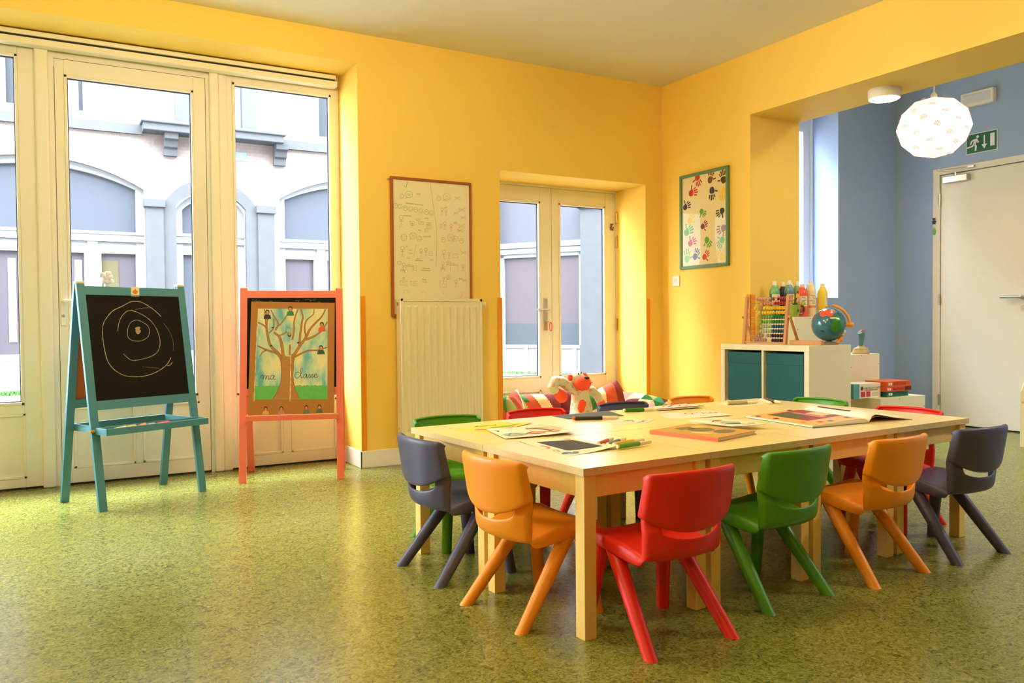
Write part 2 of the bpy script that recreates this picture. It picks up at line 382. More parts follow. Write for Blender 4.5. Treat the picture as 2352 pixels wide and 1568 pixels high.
k = MB(); k.tube([(-.90, YF-.005, 1.075), (-.90, YF-.055, 1.075)], .009); k.tube([(-.89, YF-.055, 1.075), (-1.005, YF-.055, 1.075)], .009); k.build('lever', M_steel, hpl)
k = MB(); k.box(-.91, -.89, YF-.02, YF-.01, .965, .99); k.build('key_cylinder', M_steel, hpl, smooth=False, bevel=.004)
for z in (1.86, 1.655, .945):
    k = MB(); k.tube([(-.182, .383, z-.042), (-.182, .383, z+.042)], .008); k.sphere((-.182, .383, z+.047), .008, 8, 6); k.sphere((-.182, .383, z-.047), .008, 8, 6)
    k.build('hinge', M_brass, d2)
M_red = mat('red_plastic', (214, 52, 40), .35)
kr = thing('key_ring', 'key with a red tag hanging from the double door lock', 'key', (-.893, YF-.032, .972))
k = MB(); k.tube([(0, .012, .005), (0, -.012, .005)], .004, 8); k.tube([(0, -.012, .005), (.004, -.013, -.03)], .0025, 6); k.build('key', M_steel, kr)
k = MB(); k.tube(smooth_pts([(.014, -.014, 0), (.026, -.014, -.02), (.024, -.014, -.065), (.008, -.014, -.065), (.006, -.014, -.02)], 5, True), .0035, 6); k.build('tag', M_red, kr)
def ornament(name, lab, loc, rx, body, face, extra=None):
    t = thing(name, lab, 'ornament', loc, rx)
    k = MB(); k.sphere((0, 0, 0), (.013, .006, .016), 12, 8); k.sphere((0, 0, .023), (.012, .006, .011), 12, 8)
    for sx in (-1, 1):
        k.sphere((sx*.010, 0, .033), (.005, .004, .005), 8, 6); k.sphere((sx*.014, -.001, .002), (.005, .005, .009), 8, 6); k.sphere((sx*.009, -.001, -.016), (.007, .006, .006), 8, 6)
    k.build('body', body, t)
    k = MB(); k.sphere((0, -.005, .020), (.006, .003, .005), 8, 6); k.sphere((0, -.005, .001), (.004, .003, .010), 8, 6); k.build('front_patch', face, t)
    return t
ornament('bear_ornament', 'small dark red bear hanging beside the double door hinges', (-.226, YF-.008, 1.775), 0, mat('maroon_wood', (110, 40, 36), .5), mat('ornament_cream', (220, 190, 170), .6))

# ------------------------------------------------------------------ annex: window, door, signs
M_bluewhite = mat('white_window_paint', (226, 232, 246), .4)
w3 = thing('window_3', 'tall white framed window of the blue annex', 'window', kind='structure')
B('window_frame', M_bluewhite, w3, (1.765, 1.872, .06, .13, 1.173, 2.95), (.62, .70, .06, .13, 1.173, 2.95), (.70, 1.765, .06, .13, 1.173, 1.26), (.70, 1.765, .06, .13, 2.74, 2.95), (1.853, 1.872, .035, .06, 1.173, 2.95), bevel=.006)
B('pane', M_glass, w3, (.70, 1.765, .095, .10, 1.26, 2.74))
d3 = thing('door_3', 'plain white door in the blue annex wall', 'door', kind='structure')
B('door_frame', M_pvc, d3, (2.685, 2.75, -.70, -.635, 0, 2.345), (2.685, 2.75, -1.745, -1.68, 0, 2.345), (2.685, 2.75, -1.68, -.70, 2.29, 2.345), bevel=.004)
B('door_leaf', M_pvc, d3, (2.70, 2.745, -1.676, -.706, .012, 2.284), bevel=.003)
k = MB(); k.tube([(2.70, -1.44, 1.15), (2.65, -1.44, 1.15)], .011, 12); k.tube([(2.65, -1.445, 1.15), (2.65, -1.27, 1.155)], .0105, 12)
k.tube([(2.70, -1.44, 1.15), (2.692, -1.44, 1.15)], .026, 16); hd = k.build('lever', M_steel, d3)
k = MB(); k.tube([(2.70, -1.44, 1.06), (2.69, -1.44, 1.06)], .025, 16); k.tube([(2.69, -1.44, 1.06), (2.684, -1.44, 1.06)], .009, 10); k.build('lock_rosette', M_steel, d3)
for z in (2.06, 1.15, .23):
    k = MB(); k.tube([(2.683, -.702, z-.05), (2.683, -.702, z+.05)], .009, 10); k.build('hinge', M_steel, d3)
k = MB(); k.box(2.64, 2.70, -.98, -.755, 2.20, 2.258); cl = k.build('door_closer', M_steel, d3, smooth=False, bevel=.005)
k = MB(); k.tube([(2.665, -.86, 2.258), (2.665, -.86, 2.285)], .011); k.bar((2.665, -.86, 2.285), (2.60, -.74, 2.315), .02, .006); k.bar((2.60, -.74, 2.318), (2.675, -1.0, 2.318), .018, .006)
k.box(2.66, 2.69, -1.03, -.97, 2.308, 2.326); k.tube([(2.60, -.74, 2.31), (2.60, -.74, 2.325)], .010); k.build('closer_arm', M_steel, cl)
t = ornament('bear_ornament', 'small navy bear hanging on the annex door frame', (2.672, -.655, 1.865), PI/2, mat('navy_wood', (40, 48, 92), .5), mat('ornament_cream', (220, 190, 170), .6))
t = thing('key_tag', 'green key tag hanging under the navy bear', 'tag', (2.68, -.652, 1.80), PI/2)
k = MB(); k.prism(smooth_pts([(-.012, .0), (.012, 0), (.014, -.04), (0, -.055), (-.014, -.04)], 3, True)[:-1], .004, (0, 0, 0), (1, 0, 0), (0, 0, 1)); k.build('tag_body', mat('green_tag', (84, 170, 90), .4), t)
k = MB(); k.tube([(.0+.008*math.cos(a), -.002, .006+.01*math.sin(a)) for a in [2*PI*i/12 for i in range(13)]], .0015, 6, False); k.build('ring', M_steel, t)
# exit sign
M_exit = mat('exit_green', (20, 92, 66), .4); M_signw = mat('sign_white', (236, 240, 240), .4)
t = thing('exit_sign', 'green emergency exit sign with running figure, down arrow and door bar', 'sign', (2.70, -1.08, 2.516))
k = MB(); k.mat(M_signw); k.box(-.008, 0, -.137, .137, -.088, .088); k.mat(M_exit); k.box(-.010, -.008, -.131, .131, -.082, .082); k.mat(M_signw)
def sg(poly): k.poly([(-.0108, -(a-.5)*.27, (b-.5)*.165) for a, b in poly])
sg([(.785, .22), (.925, .22), (.925, .88), (.785, .88)])
sg([(.575, .86), (.615, .86), (.615, .36), (.575, .36)]); sg([(.505, .38), (.685, .38), (.595, .14)])
sg(circ(.375, .83, .048, .075, 14)[:-1])
sg([(.27, .72), (.36, .75), (.385, .68), (.30, .42), (.22, .46)])          # torso
sg([(.27, .74), (.29, .66), (.20, .60), (.155, .44), (.125, .48), (.165, .66)])   # rear arm
sg([(.36, .74), (.385, .64), (.43, .56), (.385, .48), (.37, .53), (.345, .62)])   # front arm
sg([(.22, .46), (.30, .50), (.235, .34), (.03, .28), (.03, .36), (.18, .40)])     # rear leg
sg([(.235, .46), (.31, .46), (.355, .34), (.335, .10), (.28, .10), (.295, .32)])  # front leg
k.build('sign_plate', None, t, smooth=False)
t = thing('emergency_light', 'white rectangular emergency light high on the blue wall', 'light', (2.70, -1.06, 2.90))
k = MB(); k.box(-.055, 0, -.145, .145, -.063, .063); k.build('housing', M_pvc, t, smooth=False, bevel=.008)
k = MB(); k.box(-.060, -.05, -.12, .12, -.04, .04); k.build('diffuser', mat('frosted_diffuser', (214, 218, 226), .25), t, smooth=False, bevel=.006)

# ------------------------------------------------------------------ lamps
WARM = (1.0, .78, .45)
def disc_lamp(name, lab, loc, r, h, strength, col, m_name):
    t = thing(name, lab, 'lamp', loc)
    k = MB(); k.lathe([(r, 0), (r, -h*.75), (r*.97, -h), (r*.90, -h)], n=36); k.build('housing', M_pvc, t)
    k = MB(); k.lathe([(r*.88, -h-.0), (r*.86, -h-.004), (r*.5, -h-.010), (.001, -h-.012)], n=36)
    k.build('diffuser', mat(m_name, (255, 250, 240), .4, emit=col, estr=strength), t)
    return t
disc_lamp('ceiling_lamp', 'round flush lamp under the yellow beam of the opening', (.30, -1.84, 2.46), .098, .06, 70, (1, .86, .62), 'soffit_lamp_glow_near')
disc_lamp('ceiling_lamp', 'round flush lamp under the beam beyond the right edge of the picture', (.25, -4.25, 2.46), .098, .06, 60, (1, .86, .62), 'soffit_lamp_glow')
def unseen_globe_lamp(lab, x, y, k_=1.0, nm='ceiling_lamp_glow'):  # unseen room lamps; globe shape chosen to light ceiling and walls
    t = thing('globe_lamp', lab, 'lamp', (x, y, H))
    k = MB(); k.lathe([(.06, 0), (.06, -.02), (.012, -.03), (.012, -.07), (.05, -.075), (.05, -.09)], n=20); k.build('ceiling_rose', M_pvc, t)
    k = MB(); k.sphere((0, 0, -.205), .135, 28, 18); k.build('opal_globe', mat(nm, (255, 250, 240), .4, emit=WARM, estr=CEIL_LAMP*k_), t)
unseen_globe_lamp('opal globe lamp on the ceiling between the easels and the tables', -3.5, -1.95)
unseen_globe_lamp('opal globe lamp on the ceiling above the far right tables', -2.3, -2.9, .62, 'table_lamp_glow')
unseen_globe_lamp('opal globe lamp on the ceiling left of the viewer', -5.4, -3.4, 1.5, 'left_lamp_glow')
unseen_globe_lamp('opal globe lamp on the ceiling behind the viewer', -5.9, -7.0)  # unseen fill lamp added to brighten chair backs and table legs
disc_lamp('ceiling_lamp', 'round lamp on the annex ceiling beyond the right edge', (1.5, -4.6, AH), .21, .07, ANNEX_FILL, (1, .98, .97), 'annex_lamp_glow')  # unseen lamp added to brighten the annex
# pendant: faceted paper ball with printed vehicles
M_shade = bpy.data.materials.new('printed_paper_shade'); M_shade.use_nodes = True
_p = M_shade.node_tree.nodes['Principled BSDF']; _p.inputs['Base Color'].default_value = (.9, .86, .8, 1); _p.inputs['Emission Color'].default_value = (1, .88, .70, 1); _p.inputs['Emission Strength'].default_value = 1.05
M_pr1 = mat('print_pink', (214, 120, 110), .7, emit=(1, .34, .28), estr=.30); M_pr2 = mat('print_brown', (150, 90, 60), .7, emit=(.75, .42, .2), estr=.28)
pl = thing('pendant_lamp', 'faceted paper globe lamp with small printed cars, lit', 'lamp', (1.2, -1.6, 2.367))
import bmesh
bm = bmesh.new(); bmesh.ops.create_icosphere(bm, subdivisions=2, radius=1)
k = MB(); k.mat(M_shade)
RX, RZ = .250, .222
vv = [V((v.co.x*RX, v.co.y*RX, v.co.z*RZ)) for v in bm.verts]
k.add(vv, [tuple(v.index for v in f.verts) for f in bm.faces]); bm.free()
rng = random.Random(3)
for i in range(60):
    z = 1-2*(i+.5)/60; t = i*2.39996; rr0 = math.sqrt(1-z*z)
    n = V((rr0*math.cos(t), rr0*math.sin(t), z)); c = V((n.x*RX, n.y*RX, n.z*RZ))*1.004
    a = n.cross(V((0, 0, 1))).normalized(); b = n.cross(a)*-1
    ro = rng.uniform(-.4, .4); a, b = a*math.cos(ro)+b*math.sin(ro), b*math.cos(ro)-a*math.sin(ro)
    k.mat(M_pr1 if i % 3 else M_pr2); s = .011
    for dx, q in ((-.9, 1.0), (1.1, .75)):
        k.ribbon([c+a*(dx*s+q*s*.8*math.cos(w))+b*(q*s*.8*math.sin(w)) for w in [2*PI*j/10 for j in range(11)]], .004, n)
    if i % 2: k.ribbon([c+a*(-1.6*s)+b*(1.3*s), c+a*(.2*s)+b*(1.7*s), c+a*(1.8*s)+b*(1.0*s)], .004, n)
shade = k.build('lamp_shade', None, pl, smooth=False)
k = MB(); k.tube([(0, 0, .21), (0, 0, AH-2.367)], .004, 8); k.build('cord', M_pvc, pl)
k = MB(); k.lathe([(.022, .212), (.022, .235), (.012, .25), (.004, .26)], n=14); k.build('lamp_holder', M_pvc, pl)

# ------------------------------------------------------------------ tables (4 x 2)
TH = .0521; TO = (-3.0445, -3.2261); TW_, TD_ = .542, .596
def tp(a, b, z=0):
    c, s = math.cos(TH), math.sin(TH); return (TO[0]+a*c-b*s, TO[1]+a*s+b*c, z)
def make_table():
    t = thing('children_table', '', 'table')
    k = MB(); k.mat(M_table); x, y = TW_/2-.0015, TD_/2-.0015
    k.add([(-x, -y, .53), (x, -y, .53), (x, y, .53), (-x, y, .53)], [(0, 1, 2, 3)])
    k.mat(M_tedge); k.add([(-x, -y, .507), (x, -y, .507), (x, y, .507), (-x, y, .507), (-x, -y, .53), (x, -y, .53), (x, y, .53), (-x, y, .53)], [(3, 2, 1, 0), (0, 1, 5, 4), (1, 2, 6, 5), (2, 3, 7, 6), (3, 0, 4, 7)])
    k.build('tabletop', None, t, smooth=False)
    L = .046; i = .011
    for sx in (-1, 1):
        for sy in (-1, 1):
            a = sx*(x-i-L/2); b = sy*(y-i-L/2); k = MB(); k.box(a-L/2, a+L/2, b-L/2, b+L/2, 0.0, .507); k.build('leg', M_tleg, t, smooth=False, bevel=.002)
    for sy in (-1, 1):
        k = MB(); b = sy*(y-i-.024); k.box(-(x-i-L), x-i-L, b-.01, b+.01, .432, .507); k.build('apron', M_tleg, t, smooth=False, bevel=.0015)
    for sx in (-1, 1):
        k = MB(); a = sx*(x-i-.024); k.box(a-.01, a+.01, -(y-i-L), y-i-L, .432, .507); k.build('apron', M_tleg, t, smooth=False, bevel=.0015)
    return t
TL = [['pale wooden table at the near left corner, under the sheet with black paper', 'pale wooden table holding the orange spined book', 'pale wooden table carrying the left half of the open picture book', 'pale wooden table at the near right corner, nearest the last navy chair'],
      ['pale wooden table at the far left corner, under the yellow drawing', 'pale wooden table under the dark slate sheet', 'pale wooden table under the red figure drawing and the drawing pile', 'pale glossy table at the far right corner, before the white cabinet']]
t0 = make_table(); first = True
for j in range(2):
    for i in range(4):
        t = t0 if first else dup(t0); first = False
        t.location = tp((i+.5)*TW_, (j+.5)*TD_); t.rotation_euler = (0, 0, TH); t['label'] = TL[j][i]; t['group'] = 'tables pushed together'

# ------------------------------------------------------------------ moulded plastic chairs
def plastic(name, rgb):
    return mat(name, rgb, .42, .45, bump=.05, bscale=600, sub=.0)
PL = {'red': plastic('red_chair_plastic', (228, 34, 10)), 'green': plastic('green_chair_plastic', (76, 142, 14)), 'orange': plastic('orange_chair_plastic', (246, 152, 20)), 'navy': plastic('navy_chair_plastic', (74, 72, 100))}
def make_chair(m):
    t = thing('school_chair', '', 'chair')
    prof = [(.163, .262, .150), (.172, .282, .156), (.160, .300, .160), (.10, .303, .160), (.03, .296, .154), (-.05, .283, .149), (-.098, .272, .146), (-.138, .268, .144), (-.162, .280, .143), (-.173, .306, .143), (-.177, .336, .144)]
    arms = [(-.172, .362, .144), (-.169, .386, .143), (-.167, .408, .142)]
    ts = [-1, -.93, -.82, -.74, -.6, -.4, -.2, 0, .2, .4, .6, .74, .82, .93, 1]
    k = MB(); rows = []
    for r, (y, z, w) in enumerate(prof+arms):
        row = []; back = max(0, (r-4)/5)
        for q in ts:
            yy = y + (.046*min(1, back))*(abs(q)**2.2); zz = z + (.010*q*q if r < 7 else 0)
            if r in (9, 10): zz += (.012 if r == 9 else .045)*(min(.8, abs(q))**3)
            row.append(V((q*w, yy, zz)))
        sy, sz = [(0, -.018), (0, -.026), (0, -.034), (0, -.040), (0, -.044), (0, -.044), (.002, -.034), (.008, -.018), (.020, -.006), (.026, 0), (.026, 0), (.026, 0), (.024, 0), (.022, 0)][r]
        L_ = [row[0]+V((.001, sy, sz)), row[0]+V((-.003, sy*.45, sz*.45))]; R_ = [V((-v.x, v.y, v.z)) for v in L_][::-1]
        rows.append(L_+row+R_)
    n = len(rows[0]); k.v = [v for r in rows for v in r]
    for r in range(len(rows)-1):
        for c in range(n-1):
            if r >= len(prof)-1 and not (c <= 4 or c >= n-6): continue
            k.f.append([r*n+c, r*n+c+1, (r+1)*n+c+1, (r+1)*n+c]); k.fm.append(0)
    k.build('seat', m, t, solid=.011, sub=2, ang=180)
    # backrest panel
    us = [(-1, .030), (-1, .014), (-1, .004), (-.985, 0), (-.9, 0), (-.7, 0), (-.45, 0), (-.2, 0), (0, 0), (.2, 0), (.45, 0), (.7, 0), (.9, 0), (.985, 0), (1, .004), (1, .014), (1, .030)]; k = MB(); nv = 6; rows = []
    for v in range(nv+1):
        f = v/nv; row = []
        for u, fw in us:
            au = abs(u); zb = .354+.046*au**2.6+(.004 if fw > .02 else 0); zt = .536-.005*u*u-(.016 if fw > .02 else .006 if fw > .01 else 0)
            z = zb+(zt-zb)*f; hw = .166-.004*f
            row.append(V((u*(hw+fw*.12), -.186-.026*f+.042*au**2.3+fw, z)))
        rows.append(row)
    rows.append([V((v.x*.985, v.y+.014, v.z+.001)) for v in rows[-1]])
    n = len(us); k.v = [v for r in rows for v in r]
    for r in range(len(rows)-1):
        for c in range(n-1): k.f.append([r*n+c, r*n+c+1, (r+1)*n+c+1, (r+1)*n+c]); k.fm.append(0)
    k.build('backrest', m, t, solid=.013, sub=2, ang=180)
    for sx in (-1, 1):
        for p0, p1, r0, r1 in (((sx*.122, .070, .286), (sx*.162, -.160, 0), .0265, .0205), ((sx*.126, .108, .286), (sx*.160, .155, 0), .0265, .021)):
            k = MB(); p0, p1 = V(p0), V(p1); pts = [p0+(p1-p0)*f for f in (0, .08, .5, .96, 1.0)]; pts[-1] = p1
            k.tube(pts, [r0*.8, r0, (r0+r1)/2, r1, r1], 14)
            for i in range(len(k.v)-14, len(k.v)):        # cut the foot level with the floor
                v = k.v[i]; d = (p1-p0).normalized(); k.v[i] = v - d*(v.z/d.z) + V((0, 0, .0005))
            for i in range(len(k.v)-28, len(k.v)-14):
                if k.v[i].z < .004: d = (p1-p0).normalized(); k.v[i] = k.v[i]-d*((k.v[i].z-.004)/d.z)
            k.build('leg', m, t)
    return t
CH = {c: None for c in PL}; proto = make_chair(PL['red']); CH['red'] = proto
def chair(col, x, y, deg, lab, grp):
    if col == 'red' and not proto.get('group'):
        c = proto; c.location = (x, y, 0); c.rotation_euler = (0, 0, math.radians(deg))
    else:
        c = dup(proto, (x, y, 0), math.radians(deg), mats=None if col == 'red' else {PL['red']: PL[col]})
    c['label'] = lab; c['group'] = grp; c['category'] = 'chair'
G = 'plastic chairs around the tables'
chair('red', -2.790, -3.257, 1, 'bright red plastic chair nearest the viewer, on the near side of the tables', G)
chair('green', -2.228, -3.16, 4.5, 'dark green plastic chair on the near side between the red and the orange chair', G)
chair('orange', -1.694, -3.17, 3.7, 'orange plastic chair on the near side between the green and the navy chair', G)
chair('navy', -1.166, -3.174, 0, 'dark navy plastic chair at the near right end, with floor open behind it', G)
chair('navy', -3.046, -2.345, -86.5, 'navy blue plastic chair at the left end, farther from the viewer', G)
chair('orange', -3.019, -2.877, -84.4, 'yellow orange plastic chair at the left end beside the near table corner', G)
chair('green', -2.83, -1.97, 181, 'leaf green plastic chair in front of the radiator, on the far side', G)
chair('red', -2.33, -1.95, 182, 'red plastic chair on the far side, its curved top left of the soft monkey', G)
chair('navy', -1.765, -1.92, 183, 'violet blue plastic chair on the far side in front of the patchwork cushions', G)
chair('orange', -1.250, -1.88, 183, 'light orange plastic chair on the far side left of the white cabinet', G)
chair('green', -.912, -2.215, 93, 'green plastic chair at the right end in front of the white cabinet side', G)
chair('red', -.945, -2.765, 93, 'scarlet plastic chair at the right end, seen past the navy chair', G)

# ------------------------------------------------------------------ easels
def easel(name, lab, loc, rz, m_out, m_in, tray_z):
    t = thing(name, lab, 'easel', loc, rz)
    W = .315; top = 1.20; dy = .20
    def yz(z, side): return side*(-.010-(dy-.010)*(1-z/top))
    for side in (1, -1):
        fr_ = bpy.data.objects.new('front_frame' if side == 1 else 'rear_frame', None); COL.objects.link(fr_); fr_.parent = t
        up = (0, -1*side, .16)
        for sx in (-1, 1):
            k = MB(); k.bar((sx*(W-.02), yz(0, side), .004), (sx*(W-.02), yz(top, side), top), .044, .020, up)
            # cut foot level
            for v in k.v:
                if v.z < .03: v.z = 0.0
            k.build('leg', m_out, fr_, smooth=False, bevel=.002)
        for z in (1.163, .548):
            k = MB(); k.bar((-W+.04, yz(z, side), z), (W-.04, yz(z, side), z), .018, .048, (0, yz(z+.1, side)-yz(z, side), .1)); k.build('rail', m_out, fr_, smooth=False, bevel=.002)
    return t, yz, W
M_eb = mat('teal_blue_easel_paint', (70, 130, 146), .45); M_ep = mat('coral_pink_easel_paint', (240, 120, 92), .45)
M_board_back = mat('rust_hardboard', (176, 92, 32), .7, var=.08, vscale=40)
M_chalk = mat('chalk_line', (176, 158, 116), .9)
def board(parent, yz, side, W, name='chalkboard'):
    z0, z1 = .572, 1.140; off = -.004*side; k = MB()
    a0 = V((-W+.042, yz(z0, side)+off, z0)); a1 = V((W-.042, yz(z0, side)+off, z0)); b0 = V((-W+.042, yz(z1, side)+off, z1)); b1 = V((W-.042, yz(z1, side)+off, z1))
    n = (a1-a0).cross(b0-a0).normalized(); n = n if n.y*side < 0 else -n
    q = n*.003
    k.mat(M_black); k.add([a0+q, a1+q, b1+q, b0+q], [(0, 1, 2, 3) if side == 1 else (3, 2, 1, 0)])
    k.mat(M_board_back); k.add([a0-q, a1-q, b1-q, b0-q, a0+q, a1+q, b1+q, b0+q], [(3, 2, 1, 0), (0, 1, 5, 4), (1, 2, 6, 5), (2, 3, 7, 6), (3, 0, 4, 7)])
    return k, a0, a1, b0, b1, n
def tray(t, m, W, zt, yf, yb):
    k = MB(); x = W-.002
    k.box(-x, x, yf, yf+.010, zt-.018, zt+.018); k.box(-x, x, yb-.010, yb, zt-.018, zt+.018)
    k.box(-x, -x+.01, yf+.01, yb-.01, zt-.018, zt+.018); k.box(x-.01, x, yf+.01, yb-.01, zt-.018, zt+.018); k.box(.10, .11, yf+.01, yb-.01, zt-.016, zt+.012)
    k.box(-x+.01, x-.01, yf+.01, yb-.01, zt-.018, zt-.013)
    return k.build('tray', m, t, smooth=False, bevel=.0015)
# blue easel
eb, yz, W = easel('chalkboard_easel', 'teal blue wooden easel with chalk circles on its blackboard', (-4.022, -.179, 0), math.radians(25.3), M_eb, M_eb, .42)
ff, rf = [c for c in eb.children]
k, a0, a1, b0, b1, n = board(ff, yz, 1, W)
hm = homog([(218, 188), (1097, 212), (1210, 1158), (332, 1230)], [(0, 1), (1, 1), (1, 0), (0, 0)])
def bp(px, py):
    u, v = hm(px, py); return a0+(a1-a0)*u+(b0-a0)*v+n*.0042
k.mat(M_chalk)
for line, w, cl in (([(935, 405), (880, 350), (800, 292), (740, 262), (690, 256), (640, 262), (570, 300), (480, 345), (430, 400), (392, 465), (380, 540), (388, 640), (410, 760), (440, 850), (500, 925), (590, 978), (690, 992), (800, 982), (900, 945), (990, 880), (1035, 805)], .006, False),
                    ([(525, 545), (535, 470), (560, 405), (605, 355), (645, 345), (700, 358), (780, 400), (850, 460), (900, 540), (928, 640), (922, 710), (900, 755), (850, 790), (780, 815), (690, 832), (640, 820), (580, 765)], .005, False),
                    ([(617, 560), (625, 505), (650, 460), (695, 438), (740, 448), (800, 485), (825, 530), (822, 580), (800, 615), (750, 640), (700, 643), (650, 630), (622, 600)], .0045, True),
                    ([(690, 520), (735, 510), (700, 545), (740, 540), (715, 570), (700, 530), (730, 525), (712, 560)], .012, False),
                    ([(1000, 885), (1025, 880), (1048, 850)], .006, False), ([(690, 335), (760, 322), (830, 318)], .002, False), ([(960, 470), (1010, 540), (1050, 640), (1058, 740)], .0018, False), ([(760, 895), (850, 902), (920, 910)], .0016, False)):
    k.ribbon([bp(*p) for p in smooth_pts(line, 5, cl)], w*.62, n, .35)
k.build('chalkboard', None, ff, smooth=False)
k, *_ = board(rf, yz, -1, W); k.build('chalkboard', None, rf, smooth=False)
tray(eb, M_eb, W-.012, .418, -.262, -.152)
for sx in (-1, 1):
    k = MB(); k.bar((sx*(W-.047), -.15, .418), (sx*(W-.047), .132, .418), .010, .036); k.build('side_rail', M_eb, eb, smooth=False)
    k = MB(); k.tube([(sx*(W-.03)-.02*sx, -.15, .418), (sx*(W+.014), -.15, .418)], .008, 10); k.build('bolt', M_brass, eb)
k = MB(); k.bar((-W+.05, .135, .418), (W-.05, .135, .418), .010, .036); k.build('cross_bar', M_eb, eb, smooth=False)
M_rawwood = mat('raw_wood', (226, 200, 150), .6)
for sx in (-1, 1):
    k = MB(); k.box(sx*(W-.02)-.022, sx*(W-.02)+.022, -.02, .02, 1.200, 1.212); k.build('top_cap', M_rawwood, eb, smooth=False, bevel=.002)
# sticker, rag, chalks
def on_easel(name, lab, cat, grp=None):
    return thing(name, lab, cat, (-4.022, -.179, 0), math.radians(25.3), grp)
t = on_easel('pumpkin_sticker', 'small cream label with an orange pumpkin on the top rail of the blue easel', 'sticker')
y1 = yz(1.163, 1)-.0105; k = MB(); k.mat(M_paper); k.box(-.018, .030, y1-.0012, y1, 1.138, 1.19)
k.mat(mat('pumpkin_orange', (222, 120, 40), .7)); k.poly([(x, y1-.0016, z) for x, z in circ(.006, 1.162, .016, .012, 14)[:-1]]); k.mat(M_dark); k.box(.005, .008, y1-.002, y1-.001, 1.172, 1.180)
k.build('label', None, t, smooth=False)
t = on_easel('white_rag', 'crumpled white paper figure sticking up behind the blue easel top', 'rag')
k = MB()
for i in range(26):
    a = i*2.4; rr0 = .036*math.sqrt((i+.5)/26); k.sphere((-.135+rr0*math.cos(a)*.9, .012+rr0*math.sin(a)*.4, 1.232+.016*math.sin(a*1.7)+.02*(i % 3)/3), (.014, .011, .013), 7, 5)
k.box(-.147, -.123, .004, .020, 1.188, 1.235); k.build('rag_body', mat('white_cloth', (236, 232, 236), .9), t)
for i, (x, L_, rgb, nm) in enumerate([(-.23, .07, (206, 206, 140), 'pale yellow'), (-.165, .06, (238, 190, 120), 'peach'), (-.10, .06, (244, 150, 100), 'orange'), (-.045, .045, (160, 160, 170), 'grey'), (.005, .088, (226, 84, 84), 'red')]):
    t = on_easel('chalk_stick', '%s chalk lying in the tray of the blue easel' % nm, 'chalk', 'chalks in the easel tray')
    k = MB(); k.tube([(x, -.225+.01*(i % 2), .4215), (x+L_, -.20+.012*(i % 3), .4215)], .0155, 12); k.build('stick', mat('chalk_%s' % nm.replace(' ', '_'), rgb, .9), t)
# pink easel
ep, yz, W = easel('poster_easel', 'coral pink wooden easel carrying the brown tree poster', (-3.071, -.0065, 0), math.radians(-19.2), M_ep, M_ep, .40)
ff, rf = [c for c in ep.children]
k, a0, a1, b0, b1, n = board(ff, yz, 1, W)
k.mat(M_chalk)
for i in range(9):
    x = random.uniform(.05, .9); z = random.uniform(.93, .985); p = [a0+(a1-a0)*(x+.012*j+random.uniform(-.01, .01))+(b0-a0)*(z+random.uniform(-.012, .012))+n*.0042 for j in range(6)]; k.ribbon(p, .0012, n)
k.build('chalkboard', None, ff, smooth=False)
k, *_ = board(rf, yz, -1, W); k.build('chalkboard', None, rf, smooth=False)
k = MB(); zt = .398; k.box(-W+.045, W-.035, -.182, -.172, zt-.022, zt+.010); k.box(-W+.045, W-.035, -.172, -.145, zt-.022, zt-.014); k.build('ledge', M_ep, ep, smooth=False, bevel=.002)
for sx in (-1, 1):
    k = MB(); k.bar((sx*(W-.043), -.172, .39), (sx*(W-.043), .132, .39), .010, .036); k.build('side_rail', M_ep, ep, smooth=False)
    k = MB(); k.box(sx*(W-.02)-.022, sx*(W-.02)+.022, -.02, .02, 1.200, 1.208); k.build('top_cap', M_rawwood, ep, smooth=False, bevel=.002)
k = MB(); k.tube([(W-.052, -.178, .405), (W-.03, -.178, .405)], .007, 10); k.build('bolt', M_brass, ep)
# poster
ps = thing('tree_poster', 'brown card poster with a painted tree and the words ma classe on the pink easel', 'poster', (-3.071, -.0065, 0), math.radians(-19.2))
q0 = V((-.262, -.168, .412)); q1 = V((.258, -.168, .412)); q2 = V((-.247, -.045, 1.118)); q3 = V((.268, -.045, 1.108))
nn = (q1-q0).cross(q2-q0).normalized(); nn = nn if nn.y < 0 else -nn
hm2 = homog([(178, 237), (1065, 260), (1055, 1412), (135, 1436)], [(0, 1), (1, 1), (1, 0), (0, 0)])
def pp(px, py, l=0):
    u, v = hm2(px, py); return (q0*(1-u)+q1*u)*(1-v)+(q2*(1-u)+q3*u)*v+nn*(.002+l)
M_kraft = mat('kraft_card', (172, 112, 42), .7, var=.06, vscale=30)
k = MB(); k.mat(M_kraft); c4 = [q0, q1, q3, q2]
k.add([c+nn*.002 for c in c4]+[c-nn*.002 for c in c4], [(0, 1, 2, 3), (7, 6, 5, 4), (0, 4, 5, 1), (1, 5, 6, 2), (2, 6, 7, 3), (3, 7, 4, 0)])
card = k.build('card', None, ps, smooth=False)
k = MB()
sky = bpy.data.materials.new('painted_sky'); sky.use_nodes = True; MATS['painted_sky'] = sky
nt = sky.node_tree; p = nt.nodes['Principled BSDF']; p.inputs['Roughness'].default_value = .6
tc2 = nt.nodes.new('ShaderNodeTexCoord'); mp = nt.nodes.new('ShaderNodeMapping'); mp.inputs['Scale'].default_value = (9, 9, 3.5); mp.inputs['Rotation'].default_value = (0, .45, 0)
n_ = nt.nodes.new('ShaderNodeTexNoise'); n_.inputs['Scale'].default_value = 1.3; n_.inputs['Detail'].default_value = 4
r_ = nt.nodes.new('ShaderNodeValToRGB'); e = r_.color_ramp.elements; e[0].position = .36; e[0].color = (*lin((96, 172, 180)), 1); e[1].position = .60; e[1].color = (*lin((226, 216, 160)), 1); x = e.new(.48); x.color = (*lin((176, 206, 178)), 1)
